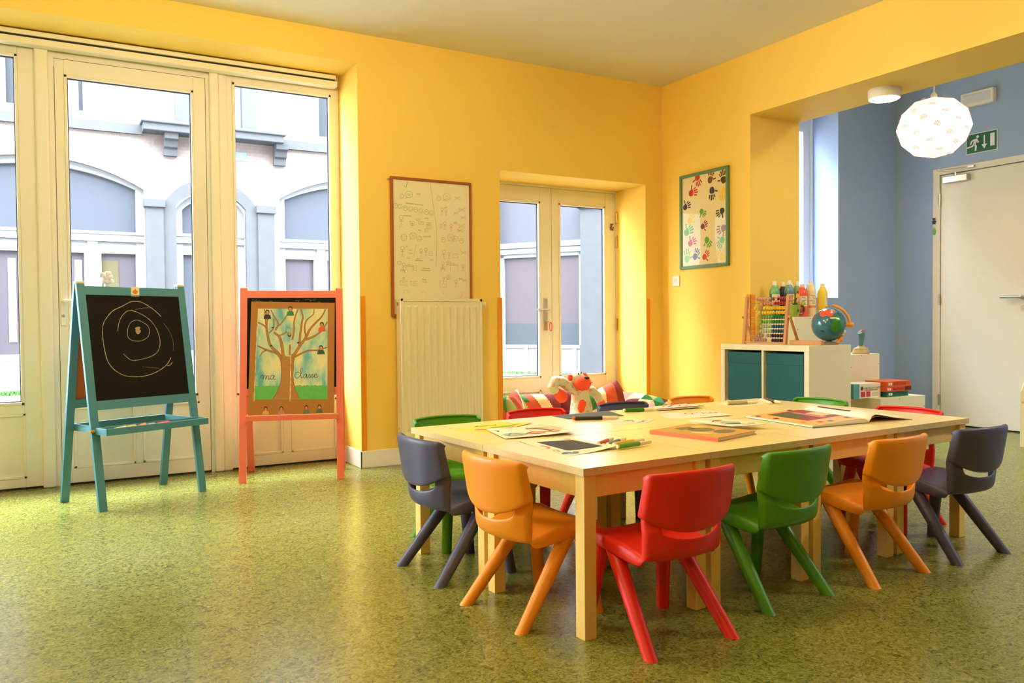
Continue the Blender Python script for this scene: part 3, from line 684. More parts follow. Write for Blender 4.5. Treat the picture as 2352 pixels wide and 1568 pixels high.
nt.links.new(tc2.outputs['Object'], mp.inputs[0]); nt.links.new(mp.outputs[0], n_.inputs['Vector']); nt.links.new(n_.outputs['Fac'], r_.inputs[0]); nt.links.new(r_.outputs[0], p.inputs['Base Color'])
k.mat(sky); k.poly([pp(*c, .0005) for c in ((205, 1268), (985, 1265), (992, 322), (250, 312))])
k.mat(mat('painted_grass', (96, 178, 84), .7, var=.2, vscale=40))
def grass(x0, x1, top, bot):
    pts = [(x0, bot)]; x = x0; i = 0
    up = []
    while x < x1: up.append((x, top+14*((i*7) % 5)/5-8)); x += 16; i += 1
    return [(x0, bot)]+up+[(x1, top+6), (x1, bot)]
for g in (grass(208, 500, 1125, 1268), grass(615, 984, 1122, 1266)): k.poly([pp(*c, .0008) for c in g])
M_trunk = mat('painted_trunk', (176, 122, 60), .7, var=.16, vscale=50); M_trunkl = mat('painted_trunk_line', (132, 92, 44), .7)
k.mat(M_trunk)
trunk = [(395, 1266), (455, 1180), (490, 1080), (497, 980), (492, 880), (470, 800), (520, 790), (560, 815), (620, 815), (650, 800), (632, 880), (624, 980), (632, 1080), (655, 1180), (695, 1262)]
k.poly([pp(*c, .0011) for c in trunk])
k.mat(M_trunk)
branches = [([(500, 830), (460, 775), (380, 690), (350, 570), (330, 500), (250, 455)], 34, 10), ([(480, 800), (440, 775), (345, 745), (245, 700)], 26, 8), ([(520, 810), (505, 690), (480, 610), (420, 560)], 34, 16), ([(345, 745), (300, 765), (262, 815)], 14, 6),
            ([(470, 600), (540, 570), (600, 520)], 14, 7), ([(440, 520), (500, 470), (560, 390), (600, 330)], 14, 10), ([(440, 540), (470, 470), (430, 400), (390, 325)], 18, 9), ([(345, 520), (350, 450), (370, 390)], 16, 10), ([(370, 570), (420, 510), (420, 420)], 12, 8), ([(340, 500), (330, 380), (322, 318)], 14, 7),
            ([(600, 815), (640, 790), (700, 700), (760, 620), (800, 540), (860, 470), (930, 400), (970, 325)], 34, 9), ([(760, 640), (860, 600), (930, 540), (990, 455)], 24, 8), ([(690, 710), (700, 600), (720, 460), (730, 400), (710, 322)], 20, 12), ([(765, 610), (750, 520), (770, 440), (840, 380), (850, 325)], 18, 8),
            ([(640, 820), (700, 790), (790, 755), (890, 750), (985, 720)], 20, 7), ([(620, 640), (640, 540), (640, 440), (680, 322)], 16, 12), ([(595, 800), (592, 690)], 20, 12)]
for line, w0, w1 in branches:
    sp = smooth_pts(line, 5); P3 = [pp(*c, .0014) for c in sp]; m = len(P3); vs = []
    for i, q in enumerate(P3):
        d = P3[min(i+1, m-1)]-P3[max(i-1, 0)]; a = nn.cross(d).normalized()*((w0+(w1-w0)*i/m)*.000285); vs += [q-a, q+a]
    k.mat(M_trunk); k.add(vs, [(2*i, 2*i+2, 2*i+3, 2*i+1) for i in range(m-1)])
    k.mat(M_trunkl); k.ribbon([v+nn*.0003 for v in vs[1::2]], .0022, nn); 
    if w0 > 18: k.ribbon([v+nn*.0003 for v in vs[0::2]], .0018, nn)
for a, b in ((497, 880), (624, 880)): k.ribbon([pp(*c, .0016) for c in smooth_pts([(a, 820), (a+(4 if a < 550 else 6), b+60), (a, 1040), (a-30 if a < 550 else a+25, 1160), (a-90 if a < 550 else a+70, 1262)], 5)], .0025, nn)
# handwriting
k.mat(M_dark)
WR = [[(268, 1045), (290, 1010), (305, 1015), (300, 1055), (318, 1015), (335, 1020), (330, 1055), (348, 1015), (362, 1022), (358, 1055), (380, 1040)], [(425, 1020), (400, 1008), (380, 1030), (388, 1055), (408, 1045), (424, 1015), (418, 1055), (438, 1050)],
      [(692, 990), (672, 978), (648, 998), (645, 1030), (668, 1042), (692, 1025)], [(690, 1028), (715, 985), (722, 940), (708, 945), (705, 1000), (712, 1040), (728, 1030)], [(770, 1005), (750, 1000), (734, 1022), (744, 1042), (760, 1030), (770, 1002), (770, 1040), (784, 1030)],
      [(784, 1030), (802, 998), (806, 1030), (796, 1040), (812, 1035)], [(812, 1035), (830, 998), (834, 1030), (822, 1040), (842, 1030)], [(842, 1028), (872, 1012), (868, 998), (852, 1008), (852, 1035), (872, 1038), (895, 1015)]]
for w in WR: k.ribbon([pp(*c, .0017) for c in smooth_pts(w, 4)], .0026, nn)
k.build('tree_painting', None, card, smooth=False)
# foil tape highlights and child cut-outs
k = MB(); k.mat(mat('shiny_tape', (250, 214, 130), .12, .8))
for a, b, w in (((612, 400), (590, 1290), .0028), ((240, 500), (202, 1285), .0035)): k.ribbon([pp(a[0]+(b[0]-a[0])*i/30, a[1]+(b[1]-a[1])*i/30, .0022) for i in range(31)], w, nn, .8)
k.build('tape', None, card, smooth=False)
SK = mat('cutout_skin', (196, 140, 104), .7); HRD = mat('cutout_hair', (48, 34, 28), .8)
for (x, y, s, top, turn) in ((352, 378, 1, (44, 42, 46), 0), (598, 345, 1, (58, 128, 74), 0), (930, 512, 1, (224, 92, 40), 0), (920, 752, 1, (46, 74, 56), 0), (588, 560, .9, (150, 190, 150), PI), (330, 1390, .9, (226, 170, 60), 0), (498, 1388, .9, (206, 130, 96), 0), (765, 1378, .9, (110, 110, 84), 0), (902, 1372, .9, (92, 100, 76), 0)):
    k = MB(); c, s_ = math.cos(turn), math.sin(turn)
    def tr(poly, l): return [pp(x+(a*c-b*s_)*s, y+(a*s_+b*c)*s, l) for a, b in poly]
    k.mat(mat('cutout_top_%d_%d_%d' % top, top, .7)); k.poly(tr([(-40, 42), (-34, 8), (-14, -6), (14, -6), (34, 8), (40, 42)], .0026))
    k.mat(HRD); k.poly(tr(circ(0, -28, 23, 26, 14)[:-1], .0029)); k.mat(SK); k.poly(tr(circ(0, -22, 17, 20, 14)[:-1], .0032))
    k.build('child_cutout', None, card, smooth=False)
k = MB(); k.mat(HRD)
for x, y in ((408, 516), (392, 706), (680, 677)): k.poly([pp(x+15*math.cos(a), y+12*math.sin(a), .0026) for a in [PI+PI*i/8 for i in range(9)]])
k.build('magnet_dots', None, card, smooth=False)

# ------------------------------------------------------------------ radiator
rd = thing('radiator', 'tall cream panel radiator on the wall below the whiteboard', 'radiator')
x0, x1, z0, z1 = -2.368, -1.746, .19, 1.143
k = MB(); k.box(x0, x1, -.100, -.092, z0, z1)
n = 11; w = (x1-x0-.07)/n
for i in range(n):
    a = x0+.035+i*w; c = a+w/2
    k.add([(a+.012, -.100, z0+.05), (c-.008, -.112, z0+.06), (c+.008, -.112, z0+.06), (a+w-.012, -.100, z0+.05), (a+.012, -.100, z1-.05), (c-.008, -.112, z1-.06), (c+.008, -.112, z1-.06), (a+w-.012, -.100, z1-.05)],
          [(0, 1, 5, 4), (1, 2, 6, 5), (2, 3, 7, 6), (0, 3, 2, 1), (4, 5, 6, 7)])
for a, b, c, d in ((x0, x1, z1-.022, z1), (x0, x1, z0, z0+.022), (x0, x0+.02, z0, z1), (x1-.02, x1, z0, z1)): k.box(a, b, -.106, -.09, c, d)
k.build('front_panel', M_white2, rd, smooth=False, bevel=.003)
B('side_cover', M_white2, rd, (x0, x0+.004, -.10, -.028, z0+.01, z1-.002), bevel=.002); B('side_cover', M_white2, rd, (x1-.004, x1, -.10, -.028, z0+.01, z1-.002), bevel=.002)
B('rear_panel', M_white2, rd, (x0+.006, x1-.006, -.045, -.028, z0+.01, z1-.01)); B('top_grille', M_white2, rd, (x0+.004, x1-.004, -.09, -.03, z1-.012, z1-.004))
for z in (.32, .90):
    B('bracket', M_steel, rd, (-2.2, -2.17, -.028, -.001, z, z+.06)); B('bracket', M_steel, rd, (-1.94, -1.91, -.028, -.001, z, z+.06))
k = MB(); k.tube([(x1-.002, -.055, 1.107), (x1+.03, -.055, 1.107)], .008); k.tube([(x1+.022, -.055, 1.107), (x1+.045, -.055, 1.107)], .016, 14); k.build('valve_knob', M_white, rd)
k = MB(); k.tube([(x0+.002, -.06, 1.105), (x0-.004, -.06, 1.105)], .011, 14); k.tube([(x0+.002, -.06, .255), (x0-.004, -.06, .255)], .006, 10); k.build('plug', M_steel, rd)

# ------------------------------------------------------------------ whiteboard
wbm = mat('whiteboard_surface', (236, 226, 186), .16, .5, var=.01)
wb = thing('whiteboard', 'brown framed whiteboard covered in green and red marker sketches', 'whiteboard', (0, 0, 0))
X0, X1, Z0, Z1 = -2.398, -1.783, 1.02, 1.975
M_wbf = mat('brown_frame', (158, 84, 24), .45)
B('frame', M_wbf, wb, (X0, X0+.02, -.024, -.004, Z0, Z1), (X1-.016, X1, -.024, -.004, Z0, Z1), (X0+.02, X1-.016, -.024, -.004, Z1-.018, Z1), (X0+.02, X1-.016, -.024, -.004, Z0, Z0+.018), bevel=.003)
k = MB(); k.mat(wbm); k.box(X0+.02, X1-.016, -.014, -.004, Z0+.018, Z1-.018)
hm3 = homog([(205, 105), (1085, 180), (1105, 1480), (225, 1480)], [(X0+.02, Z1-.018), (X1-.016, Z1-.018), (X1-.016, 1.150), (X0+.02, 1.150)])
def wp(px, py):
    a, b = hm3(px, py); return V((a, -.0146, b))
Nw = V((0, -1, 0)); MG = mat('green_marker', (84, 130, 46), .6); MR = mat('red_marker', (206, 96, 40), .6); MGR = mat('grey_marker', (120, 120, 70), .6); MGF = mat('faint_marker', (196, 180, 130), .6)
def st(p, w=.0016): k.ribbon([wp(*c) for c in p], w, Nw)
def wtext(s, px, py, h, tilt=8):
    o = wp(px, py); a = wp(px+100, py+tilt); b = wp(px, py-100); U = (a-o).normalized(); Wd = (b-o).normalized(); text(k, s, h, o, U, Wd)
def face(x, y, r, mood=1):
    st(circ(x, y, r, r*1.1)); st(circ(x, y+r*.1, r*.5, r*.4*mood, 8, 20, 160), .0012); st(circ(x-r*.35, y-r*.3, 2, 2, 6), .0012); st(circ(x+r*.35, y-r*.3, 2, 2, 6), .0012)
def stick(x, y, h):
    st(circ(x, y, h*.2)); st([(x, y+h*.2), (x, y+h*.65)]); st([(x-h*.22, y+h*.38), (x, y+h*.33), (x+h*.22, y+h*.38)]); st([(x-h*.15, y+h), (x, y+h*.65), (x+h*.15, y+h)])
def bubble(x, y, r):
    st(circ(x, y, r*1.1, r)); st([(x-r*.7, y+r*.7), (x-r*1.2, y+r*1.2), (x-r*.3, y+r*.95)])
    for i in (-1, 0, 1): st([(x-r*.5, y+i*r*.35), (x+r*.5, y+i*r*.35+3)], .0012)
def desk(x, y, w, h): st([(x, y+h), (x, y), (x+w, y+4), (x+w, y+h+4)]); st([(x, y+12), (x+w, y+16)]); st([(x+w*.3, y-6), (x+w*.6, y-5)])
def screen(x, y, w, h): st([(x, y), (x+w, y+4), (x+w-2, y+h+3), (x, y+h), (x, y)]); st([(x+w*.2, y+h*.7), (x+w*.45, y+h*.45), (x+w*.8, y+h*.6)], .0012)
def scr(x, y, s): st([(x+s*(.12*i), y+s*(.28 if i % 2 else -.22)) for i in range(9)], .0015); st([(x-4, y-s*.3), (x+s*1.05, y+s*.35)], .0012); st([(x-4, y+s*.35), (x+s, y-s*.4)], .0012)
k.mat(MG)
st([(335, 180), (358, 203), (378, 138)], .0034)
face(310, 305, 25); bubble(393, 285, 38); wtext('MAIN', 478, 286, .013)
wtext('EXPRIMER EMOTIONS', 358, 392, .0135, 12)
for i, (x, y) in enumerate([(238, 415), (292, 422), (352, 443), (413, 452), (472, 462), (533, 472), (598, 488), (655, 498)]): face(x, y, 25, 1 if i % 2 else -.8)
wtext('MARCHER', 332, 536, .0125); stick(303, 550, 120); screen(408, 594, 48, 46); st(circ(432, 628, 8, 12, 8), .002); wtext('AIDER', 572, 566, .0115); st(circ(500, 575, 24, 12)); screen(505, 598, 60, 30); screen(600, 610, 55, 22); screen(600, 640, 56, 36); wtext('MIN', 500, 704, .012); screen(578, 682, 40, 34)
face(335, 782, 32); st([(300, 775), (310, 770)]); st([(368, 770), (378, 765)]); bubble(442, 762, 35); face(515, 795, 28); wtext('ECOUTER', 566, 778, .0125, 2)
stick(320, 905, 110); wtext('JEU', 360, 890, .011); wtext('OUI', 395, 935, .012); wtext('NON', 392, 972, .012); wtext('AVEC', 372, 1024, .010)
stick(537, 930, 80); stick(592, 922, 80); screen(628, 945, 40, 42); wtext('AVEC', 486, 1032, .010); wtext('ENSEMBLE', 470, 1052, .0125); wtext('OUI', 640, 1046, .013)
st([(480, 862), (450, 1010)], .001); st(circ(284, 1075, 24, 20)); stick(336, 1095, 90); desk(362, 1102, 80, 70); desk(300, 1150, 46, 40); screen(448, 1108, 40, 52); wtext('TRAVAILLER', 552, 1140, .0105); wtext('CALMEMENT', 535, 1166, .0125)
screen(292, 1284, 85, 48); st(circ(336, 1256, 10)); screen(414, 1290, 78, 42); wtext('TEMPS', 548, 1275, .0115); wtext('CALME', 550, 1302, .0115)
k.mat(MGR); st(smooth_pts([(638, 140), (660, 300), (690, 500), (715, 680), (718, 900), (712, 1110)], 6), .0014)
k.mat(MR)
face(740, 328, 25, -1); bubble(832, 312, 38); scr(925, 326, 62); stick(778, 455, 70); stick(826, 472, 56); st([(800, 440), (845, 430)]); st([(808, 450), (830, 420)]); scr(975, 462, 72); scr(912, 500, 56); scr(995, 550, 58)
for y in (628, 648, 668): st([(750, y), (785, y)])
stick(812, 615, 80); stick(885, 640, 70); scr(912, 612, 40); scr(972, 648, 70); scr(958, 700, 60); face(797, 808, 25, -1); bubble(883, 780, 36); bubble(932, 795, 30); face(1006, 818, 25, -1)
stick(802, 945, 95); stick(862, 968, 66); screen(908, 970, 62, 42); scr(1005, 955, 55); st([(990, 900), (1000, 940)]); stick(790, 1080, 80); desk(768, 1128, 44, 40); bubble(858, 1072, 22); desk(878, 1090, 88, 75); stick(1025, 1105, 64)
screen(758, 1282, 76, 72); st(circ(803, 1250, 10)); st([(803, 1260), (803, 1310)]); bubble(862, 1240, 24); stick(945, 1285, 76); scr(980, 1260, 40); scr(1022, 1275, 46); st(circ(985, 1440, 30, 34, 10, -60, 80)); st([(795, 1415), (805, 1430)]); st([(830, 1435), (840, 1440)])
k.mat(MGF); st(circ(360, 1430, 26, 40, 14, 170, 370)); st(circ(572, 1440, 28, 36, 14, 180, 360))
k.build('panel', None, wb, smooth=False)
k = MB(); k.tube([(X0-.012, -.004, Z1-.02), (X0-.012, -.02, Z1-.02)], .006, 8); k.build('hook', M_steel, wb)

# ------------------------------------------------------------------ handprint picture, socket
hpF = thing('handprint_picture', 'green framed sheet of many coloured child handprints on the yellow wall', 'picture', (0, -.5025, 1.757), -PI/2)
M_gf = mat('green_frame', (92, 128, 84), .45)
w_, h_ = .2675, .373
k = MB(); f_ = .024
for a, b, c, d in ((-w_, -w_+f_, -h_, h_), (w_-f_, w_, -h_, h_), (-w_+f_, w_-f_, h_-f_, h_), (-w_+f_, w_-f_, -h_, -h_+f_)): k.box(a, b, -.024, -.002, c, d)
k.build('frame', M_gf, hpF, smooth=False, bevel=.003)
hm4 = homog([(140, 245), (640, 140), (640, 1195), (148, 1240)], [(-w_+f_, h_-f_), (w_-f_, h_-f_), (w_-f_, -h_+f_), (-w_+f_, -h_+f_)])
k = MB(); k.mat(mat('cream_card', (232, 212, 160), .75)); k.box(-w_+f_, w_-f_, -.012, -.002, -h_+f_, h_-f_)
def hp_(px, py, l=0): a, b = hm4(px, py); return V((a, -.0122-l, b))
k.mat(mat('white_sheet', (244, 240, 226), .75))
k.poly([hp_(*c, .0004) for c in ((148, 1238), (335, 1226), (352, 1080), (345, 652), (146, 636))]); k.poly([hp_(*c, .0004) for c in ((545, 1203), (640, 1196), (640, 688), (512, 678), (508, 900), (530, 1120))])
def hand(px, py, s, ang, rgb, mir=1):
    k.mat(mat('print_%d_%d_%d' % rgb, rgb, .75)); c = hp_(px, py); ca, sa = math.cos(math.radians(ang)), math.sin(math.radians(ang)); R_ = random.Random(px*7+py); l = .0008
    lim = w_-f_-.001; limz = h_-f_-.001
    def T(a, b):
        a *= mir; x = c.x+s*(a*ca-b*sa); z = c.z+s*(a*sa+b*ca); return (max(-lim, min(lim, x)), c.y-l, max(-limz, min(limz, z)))
    k.poly([T(a, b) for a, b in smooth_pts([(-.42, -.35), (-.15, -.55), (.25, -.5), (.45, -.15), (.46, .3), (.1, .42), (-.3, .38), (-.5, .1)], 3, True)[:-1]])
    for bx, by, L_, th, wd_ in ((-.38, .40, .75, 14, .115), (-.10, .46, .9, 4, .12), (.16, .45, .85, -5, .12), (.40, .38, .65, -16, .105), (.48, -.05, .65, -62, .12)):
        t_ = math.radians(th); g = R_.uniform(.06, .14)
        p0 = (bx-math.sin(t_)*g, by+math.cos(t_)*g); p1 = (bx-math.sin(t_)*L_, by+math.cos(t_)*L_); nx, ny = math.cos(t_)*wd_, math.sin(t_)*wd_
        m_ = ((p0[0]+p1[0])/2, (p0[1]+p1[1])/2)
        k.poly([T(*q) for q in smooth_pts([p0, (p0[0]+nx*.9, p0[1]+ny*.9+.05), (m_[0]+nx*.8, m_[1]+ny*.8), (p1[0]+nx, p1[1]+ny-.06), p1, (p1[0]-nx, p1[1]-ny-.06), (m_[0]-nx*.8, m_[1]-ny*.8), (p0[0]-nx*.9, p0[1]-ny*.9+.05)], 2, True)[:-1]])
S = .054
for a in ((312, 232, S, 200, (196, 48, 28), 1), (245, 405, S, -85, (196, 48, 28), -1), (458, 255, S, -10, (120, 78, 30), 1), (605, 260, S, 12, (86, 54, 22), -1), (478, 385, S, 180, (58, 60, 72), -1), (605, 395, S, 160, (242, 196, 40), 1), (178, 565, S*.9, -70, (58, 60, 72), -1), (362, 622, S*.8, -125, (96, 158, 40), 1), (588, 618, S*.9, 110, (58, 60, 72), -1),
          (232, 720, S, -30, (246, 222, 140), 1), (376, 788, S*.8, -60, (128, 56, 44), 1), (196, 850, S*1.1, -70, (146, 208, 168), -1), (604, 812, S, 100, (172, 146, 176), -1), (238, 975, S*.95, -70, (206, 138, 172), -1), (422, 945, S*.9, -140, (88, 160, 46), 1), (590, 945, S*.95, 140, (146, 208, 168), 1), (292, 1125, S*.95, -30, (128, 142, 196), 1), (200, 1150, S*1.1, 0, (160, 214, 168), 1), (396, 1130, S*.85, -50, (196, 64, 50), 1), (590, 1130, S*1.1, 60, (246, 222, 140), 1)):
    hand(*a)
k.build('artwork', None, hpF, smooth=False)
so = thing('wall_socket', 'white wall socket under the handprint picture', 'socket', (0, -.173, 1.296), -PI/2)
k = MB(); k.box(-.042, .042, -.010, 0, -.042, .042); k.build('cover_plate', M_white, so, smooth=False, bevel=.004)
k = MB(); k.mat(M_pvc); k.tube([(0, -.008, 0), (0, -.0115, 0)], .024, 20); k.mat(M_dark); k.tube([(-.009, -.0115, 0), (-.009, -.012, 0)], .003, 8); k.tube([(.009, -.0115, 0), (.009, -.012, 0)], .003, 8); k.tube([(0, -.0115, .013), (0, -.014, .013)], .0025, 8); k.build('socket_insert', None, so)

# ------------------------------------------------------------------ cabinet in the opening and what stands on it
cb = thing('cube_cabinet', 'white cube cabinet with two dark teal fabric boxes in front of the opening', 'cabinet')
cx0, cx1, cy0, cy1, ct = -.305, .093, -1.750, -.983, .810
k = MB(); T_ = .038
k.box(cx0, cx1, cy0, cy1, ct-T_, ct); k.box(cx0, cx1, cy0, cy1, .0, T_); k.box(cx0, cx1, cy0, cy0+T_, T_, ct-T_); k.box(cx0, cx1, cy1-T_, cy1, T_, ct-T_)
ym = (cy0+cy1)/2; k.box(cx0+.003, cx1, ym-.009, ym+.009, T_, ct-T_); k.box(cx0+.003, cx1, cy0+T_, ym-.009, .396, .414); k.box(cx0+.003, cx1, ym+.009, cy1-T_, .396, .414)
k.build('carcass', M_white2, cb, smooth=False, bevel=.0015); B('back_panel', M_white2, cb, (cx1-.012, cx1-.004, cy0+T_, cy1-T_, T_, ct-T_))
M_teal = mat('teal_box_fabric', (44, 96, 100), .85, .2, bump=.2, bscale=500)
def fabric_box(name, lab, y0, y1, z0, z1):
    t = thing(name, lab, 'storage box', (0, 0, 0), 0, 'fabric boxes in the cabinet')
    k = MB(); k.box(cx0+.014, cx1-.02, y0, y1, z0, z1); k.build('box_body', M_teal, t, smooth=False, bevel=.006)
    k = MB(); k.box(cx0+.011, cx0+.016, y0+.001, y1-.001, z1-.075, z1-.001); k.build('top_hem', M_teal, t, smooth=False, bevel=.003)
fabric_box('storage_box', 'dark teal fabric box in the upper left cube of the cabinet', ym+.022, cy1-T_-.02, .4145, .756)
fabric_box('storage_box', 'dark teal fabric box in the upper right cube of the cabinet', cy0+T_+.014, ym-.022, .4145, .756)
# stepped white boxes behind
def step_box(lab, x0, x1, y0, y1, z):
    t = thing('step_box', lab, 'box', (0, 0, 0), 0, 'white stepped boxes')
    k = MB(); k.box(x0, x1, y0, y1, 0, z); k.build('box_body', M_white2, t, smooth=False, bevel=.002)
    k = MB()
    for a, b in ((x0+.42*(x1-x0), z-.012), (x1-.012, z-.075), (x0+.03, z-.09)): k.tube([(a, y0+.0005, b), (a, y0-.0012, b)], .003, 8)
    k.build('screw', M_dark, t)
step_box('tall white box behind the cabinet, the paint bottles stand on it', .096, .465, -1.29, -.985, .995)
step_box('middle white box with the toy joystick on top', .52, .866, -1.40, -1.10, .722)
step_box('low white box with the game boxes on top', .46, .955, -1.70, -1.42, .433)
# paint bottles
M_cap = mat('bottle_cap', (240, 232, 206), .4); M_lab = mat('bottle_label', (240, 222, 180), .6); M_lab2 = mat('label_print', (140, 110, 90), .7); M_lor = mat('label_orange_band', (236, 132, 60), .6)
def bottle(lab, x, y, rgb, hgt, top=None, label=1, r=.0355, clear=None, turn=0):
    t = thing('paint_bottle', lab, 'bottle', (x, y, .995), turn, 'paint bottles')
    c = mat('paint_%d_%d_%d' % rgb, rgb, .28, .5)
    sh = hgt*.70
    k = MB(); k.mat(c); k.lathe([(r*.92, 0), (r, .006), (r, sh), (r*.93, sh+.015), (r*.55, sh+.042), (.013, sh+.050), (.013, hgt-.03)], n=24)
    if clear:
        k.mat(mat('clear_%d_%d_%d' % clear, clear, .2, .5)); k.lathe([(r*1.005, sh-.015), (r*1.005, sh), (r*.935, sh+.0155), (r*.555, sh+.0425), (.0135, sh+.0505), (.0135, hgt-.03)], n=24)
    k.build('bottle_body', None, t)
    k = MB(); k.lathe([(.0155, hgt-.036), (.0155, hgt-.008), (.012, hgt), (.001, hgt)], n=16); k.build('cap', mat('cap_%d_%d_%d' % top, top, .4) if top else M_cap, t)
    if label:
        k = MB(); k.mat(M_lab)
        def arc(z0, z1, a0, a1, rr=1.012):
            n = 12; vs = []
            for i in range(n+1):
                a = math.radians(a0+(a1-a0)*i/n); vs += [(r*rr*math.cos(a), r*rr*math.sin(a), z0), (r*rr*math.cos(a), r*rr*math.sin(a), z1)]
            k.add(vs, [(2*i, 2*i+2, 2*i+3, 2*i+1) for i in range(n)])
        a0, a1 = (-165, -20) if label != 2 else (-110, -10)
        arc(sh*.46, sh*.90, a0, a1); k.mat(M_lor); arc(sh*.36, sh*.44, a0, a1, 1.014)
        k.mat(M_lab2)
        R_ = random.Random(int(x*1000))
        for i in range(6):
            z = sh*(.52+.06*i); a = R_.uniform(a0+12, a0+50); arc(z, z+.0035, a, a+R_.uniform(25, 60), 1.02)
        k.build('label', None, t, smooth=False)
bottle('dark green paint bottle, leftmost of the paint bottles', .150, -1.060, (30, 116, 62), .262, clear=(120, 176, 120))
bottle('blue paint bottle with a half clear top, right of the dark green one', .272, -1.085, (36, 84, 130), .268, clear=(112, 156, 176))
bottle('navy paint bottle almost hidden behind the blue bottle', .290, -1.012, (30, 40, 70), .258, label=0, r=.033)
bottle('pale green paint bottle behind the brushes', .366, -1.075, (128, 172, 120), .262, label=0)
bottle('light green paint bottle hidden behind the pale green one', .372, -1.010, (140, 180, 130), .258, label=0, r=.03)
bottle('coral red paint bottle in the front row beside the mug', .275, -1.200, (234, 88, 56), .236, label=1, top=(240, 196, 150))
bottle('off white paint bottle between the red and the yellow one', .362, -1.205, (236, 214, 170), .262, label=1)
bottle('teal paint bottle behind the off white one', .428, -1.130, (60, 124, 140), .240, label=0, r=.034)
bottle('yellow paint bottle, rightmost of the paint bottles', .428, -1.252, (244, 210, 70), .240, label=2, top=(246, 226, 140))
# mug with brushes
M_mug = mat('lime_glaze', (150, 172, 60), .25, .5, var=.25, vscale=30)
t = thing('frog_mug', 'lime green mug with a frog shaped handle holding brushes', 'mug', (.150, -1.240, .995))
k = MB(); k.lathe([(.026, 0), (.030, .004), (.037, .035), (.041, .075), (.043, .086), (.039, .086), (.034, .04), (.025, .012), (.001, .010)], n=24); k.build('mug_body', M_mug, t)
k = MB(); k.tube(smooth_pts([(.036, -.012, .070), (.060, -.018, .078), (.074, -.02, .055), (.062, -.018, .028), (.036, -.012, .020)], 5), .007, 8); k.build('handle', mat('dark_red_glaze', (110, 40, 26), .3), t)
k = MB(); k.sphere((.060, -.018, .088), (.014, .011, .010), 10, 7); k.sphere((.052, -.024, .098), .006, 8, 6); k.sphere((.068, -.024, .098), .006, 8, 6); k.tube([(.050, -.02, .084), (.040, -.026, .094)], .004, 6); k.tube([(.070, -.02, .084), (.080, -.026, .092)], .004, 6); k.build('frog', mat('frog_yellow_green', (190, 190, 50), .35), t)
k = MB(); k.lathe([(.012, 0), (.001, .0015)], n=14); o = k.build('dark_spot', mat('dark_green_glaze', (52, 80, 24), .3), t); o.location = (-.004, -.0385, .045); o.rotation_euler = (PI/2-.12, 0, 0)
M_ferr = mat('ferrule', (214, 170, 90), .3, .5, 1); M_bris = mat('bristle', (246, 170, 50), .8); M_bdark = mat('dark_bristle', (40, 34, 28), .8)
for i, (ax, ay, L_, rgb, rgb2, br, lab) in enumerate([(-.020, -.012, .115, (170, 30, 34), (16, 90, 50), 1, 'red and green brush handle, leftmost in the mug'), (-.006, -.018, .118, (190, 36, 40), (20, 100, 56), 1, 'red and green brush handle next to the leftmost'),
                                                   (.010, .004, .165, (120, 74, 30), (30, 80, 40), 1, 'tall brush with orange bristles in the frog mug'), (.020, -.010, .160, (222, 190, 140), (222, 190, 140), 1, 'pale wooden brush leaning right in the frog mug'),
                                                   (.026, .010, .178, (60, 42, 30), (40, 30, 24), 0, 'dark tipped brush, rightmost in the frog mug'), (.002, .016, .150, (150, 40, 30), (24, 90, 44), 1, 'brush standing at the back of the frog mug')]):
    t = thing('paint_brush', lab, 'paint brush', (.150, -1.240, .995), 0, 'brushes in the frog mug')
    p0 = V((ax*.4, ay*.4, .014)); p1 = V((ax*1.5+.010*(i % 3), ay*1.4, L_)); d = (p1-p0)
    k = MB(); k.mat(mat('brush_%d_%d_%d' % rgb, rgb, .35)); k.tube([p0, p0+d*.62], [.0045, .0055], 8); k.mat(mat('brush_%d_%d_%d' % rgb2, rgb2, .35)); k.tube([p0+d*.62, p0+d*.80], .0065, 8); k.build('handle', None, t)
    k = MB(); k.tube([p0+d*.80, p0+d*.88], .0055, 8); k.build('ferrule', M_ferr, t)
    k = MB(); k.tube([p0+d*.88, p0+d*.95, p1+d*.05], [.005, .007, .001], 8); k.build('bristles', M_bris if br else M_bdark, t)
# abacus
M_aw = wood('beech_wood', (206, 142, 74), .85, 6, .45, 2)
ab = thing('abacus', 'wooden abacus with ten rows of coloured beads on the white cabinet', 'abacus', (-.195, -1.279, ct), 0)
def apt(y, z): return V((.035*z/.33, y, z))            # frame leans back a little
HY = .183
for sy in (-1, 1):
    k = MB(); k.bar(apt(sy*HY, 0), apt(sy*HY, .326), .024, .020, (1, 0, 0)); k.build('side_post', M_aw, ab, smooth=False, bevel=.003)
    k = MB(); k.tube([apt(sy*HY, .185), apt(sy*(HY+.026), .185)], .007, 10); k.sphere(apt(sy*(HY+.028), .185), .009, 10, 7); k.build('hinge_knob', M_aw, ab)
    k = MB(); k.bar(apt(sy*(HY+.022), .192), (.115, sy*(HY+.012), .007), .014, .016, (1, 0, 0)); k.build('rear_leg', M_aw, ab, smooth=False, bevel=.003)
k = MB(); k.bar(apt(-HY, .012), apt(HY, .012), .012, .010, (1, 0, 0)); k.build('bottom_rail', M_aw, ab, smooth=False)
BC = [((214, 150, 120), (170, 26, 34)), ((220, 140, 110), (176, 28, 34)), ((240, 206, 60), (246, 196, 20)), ((240, 206, 60), (246, 196, 20)), ((110, 166, 70), (30, 120, 44)), ((120, 170, 74), (30, 124, 46)), ((168, 186, 160), (36, 84, 110)), ((176, 196, 164), (36, 84, 112)), ((176, 140, 130), (54, 26, 58)), ((176, 140, 140), (56, 28, 62))]
STY = [[.105, .092, .078, .064, .047, .022, -.012, -.024, -.040, -.058], [.082, .050, .038, .022, .006, -.010, -.030, -.046, -.060, -.074]]
rng = random.Random(5)
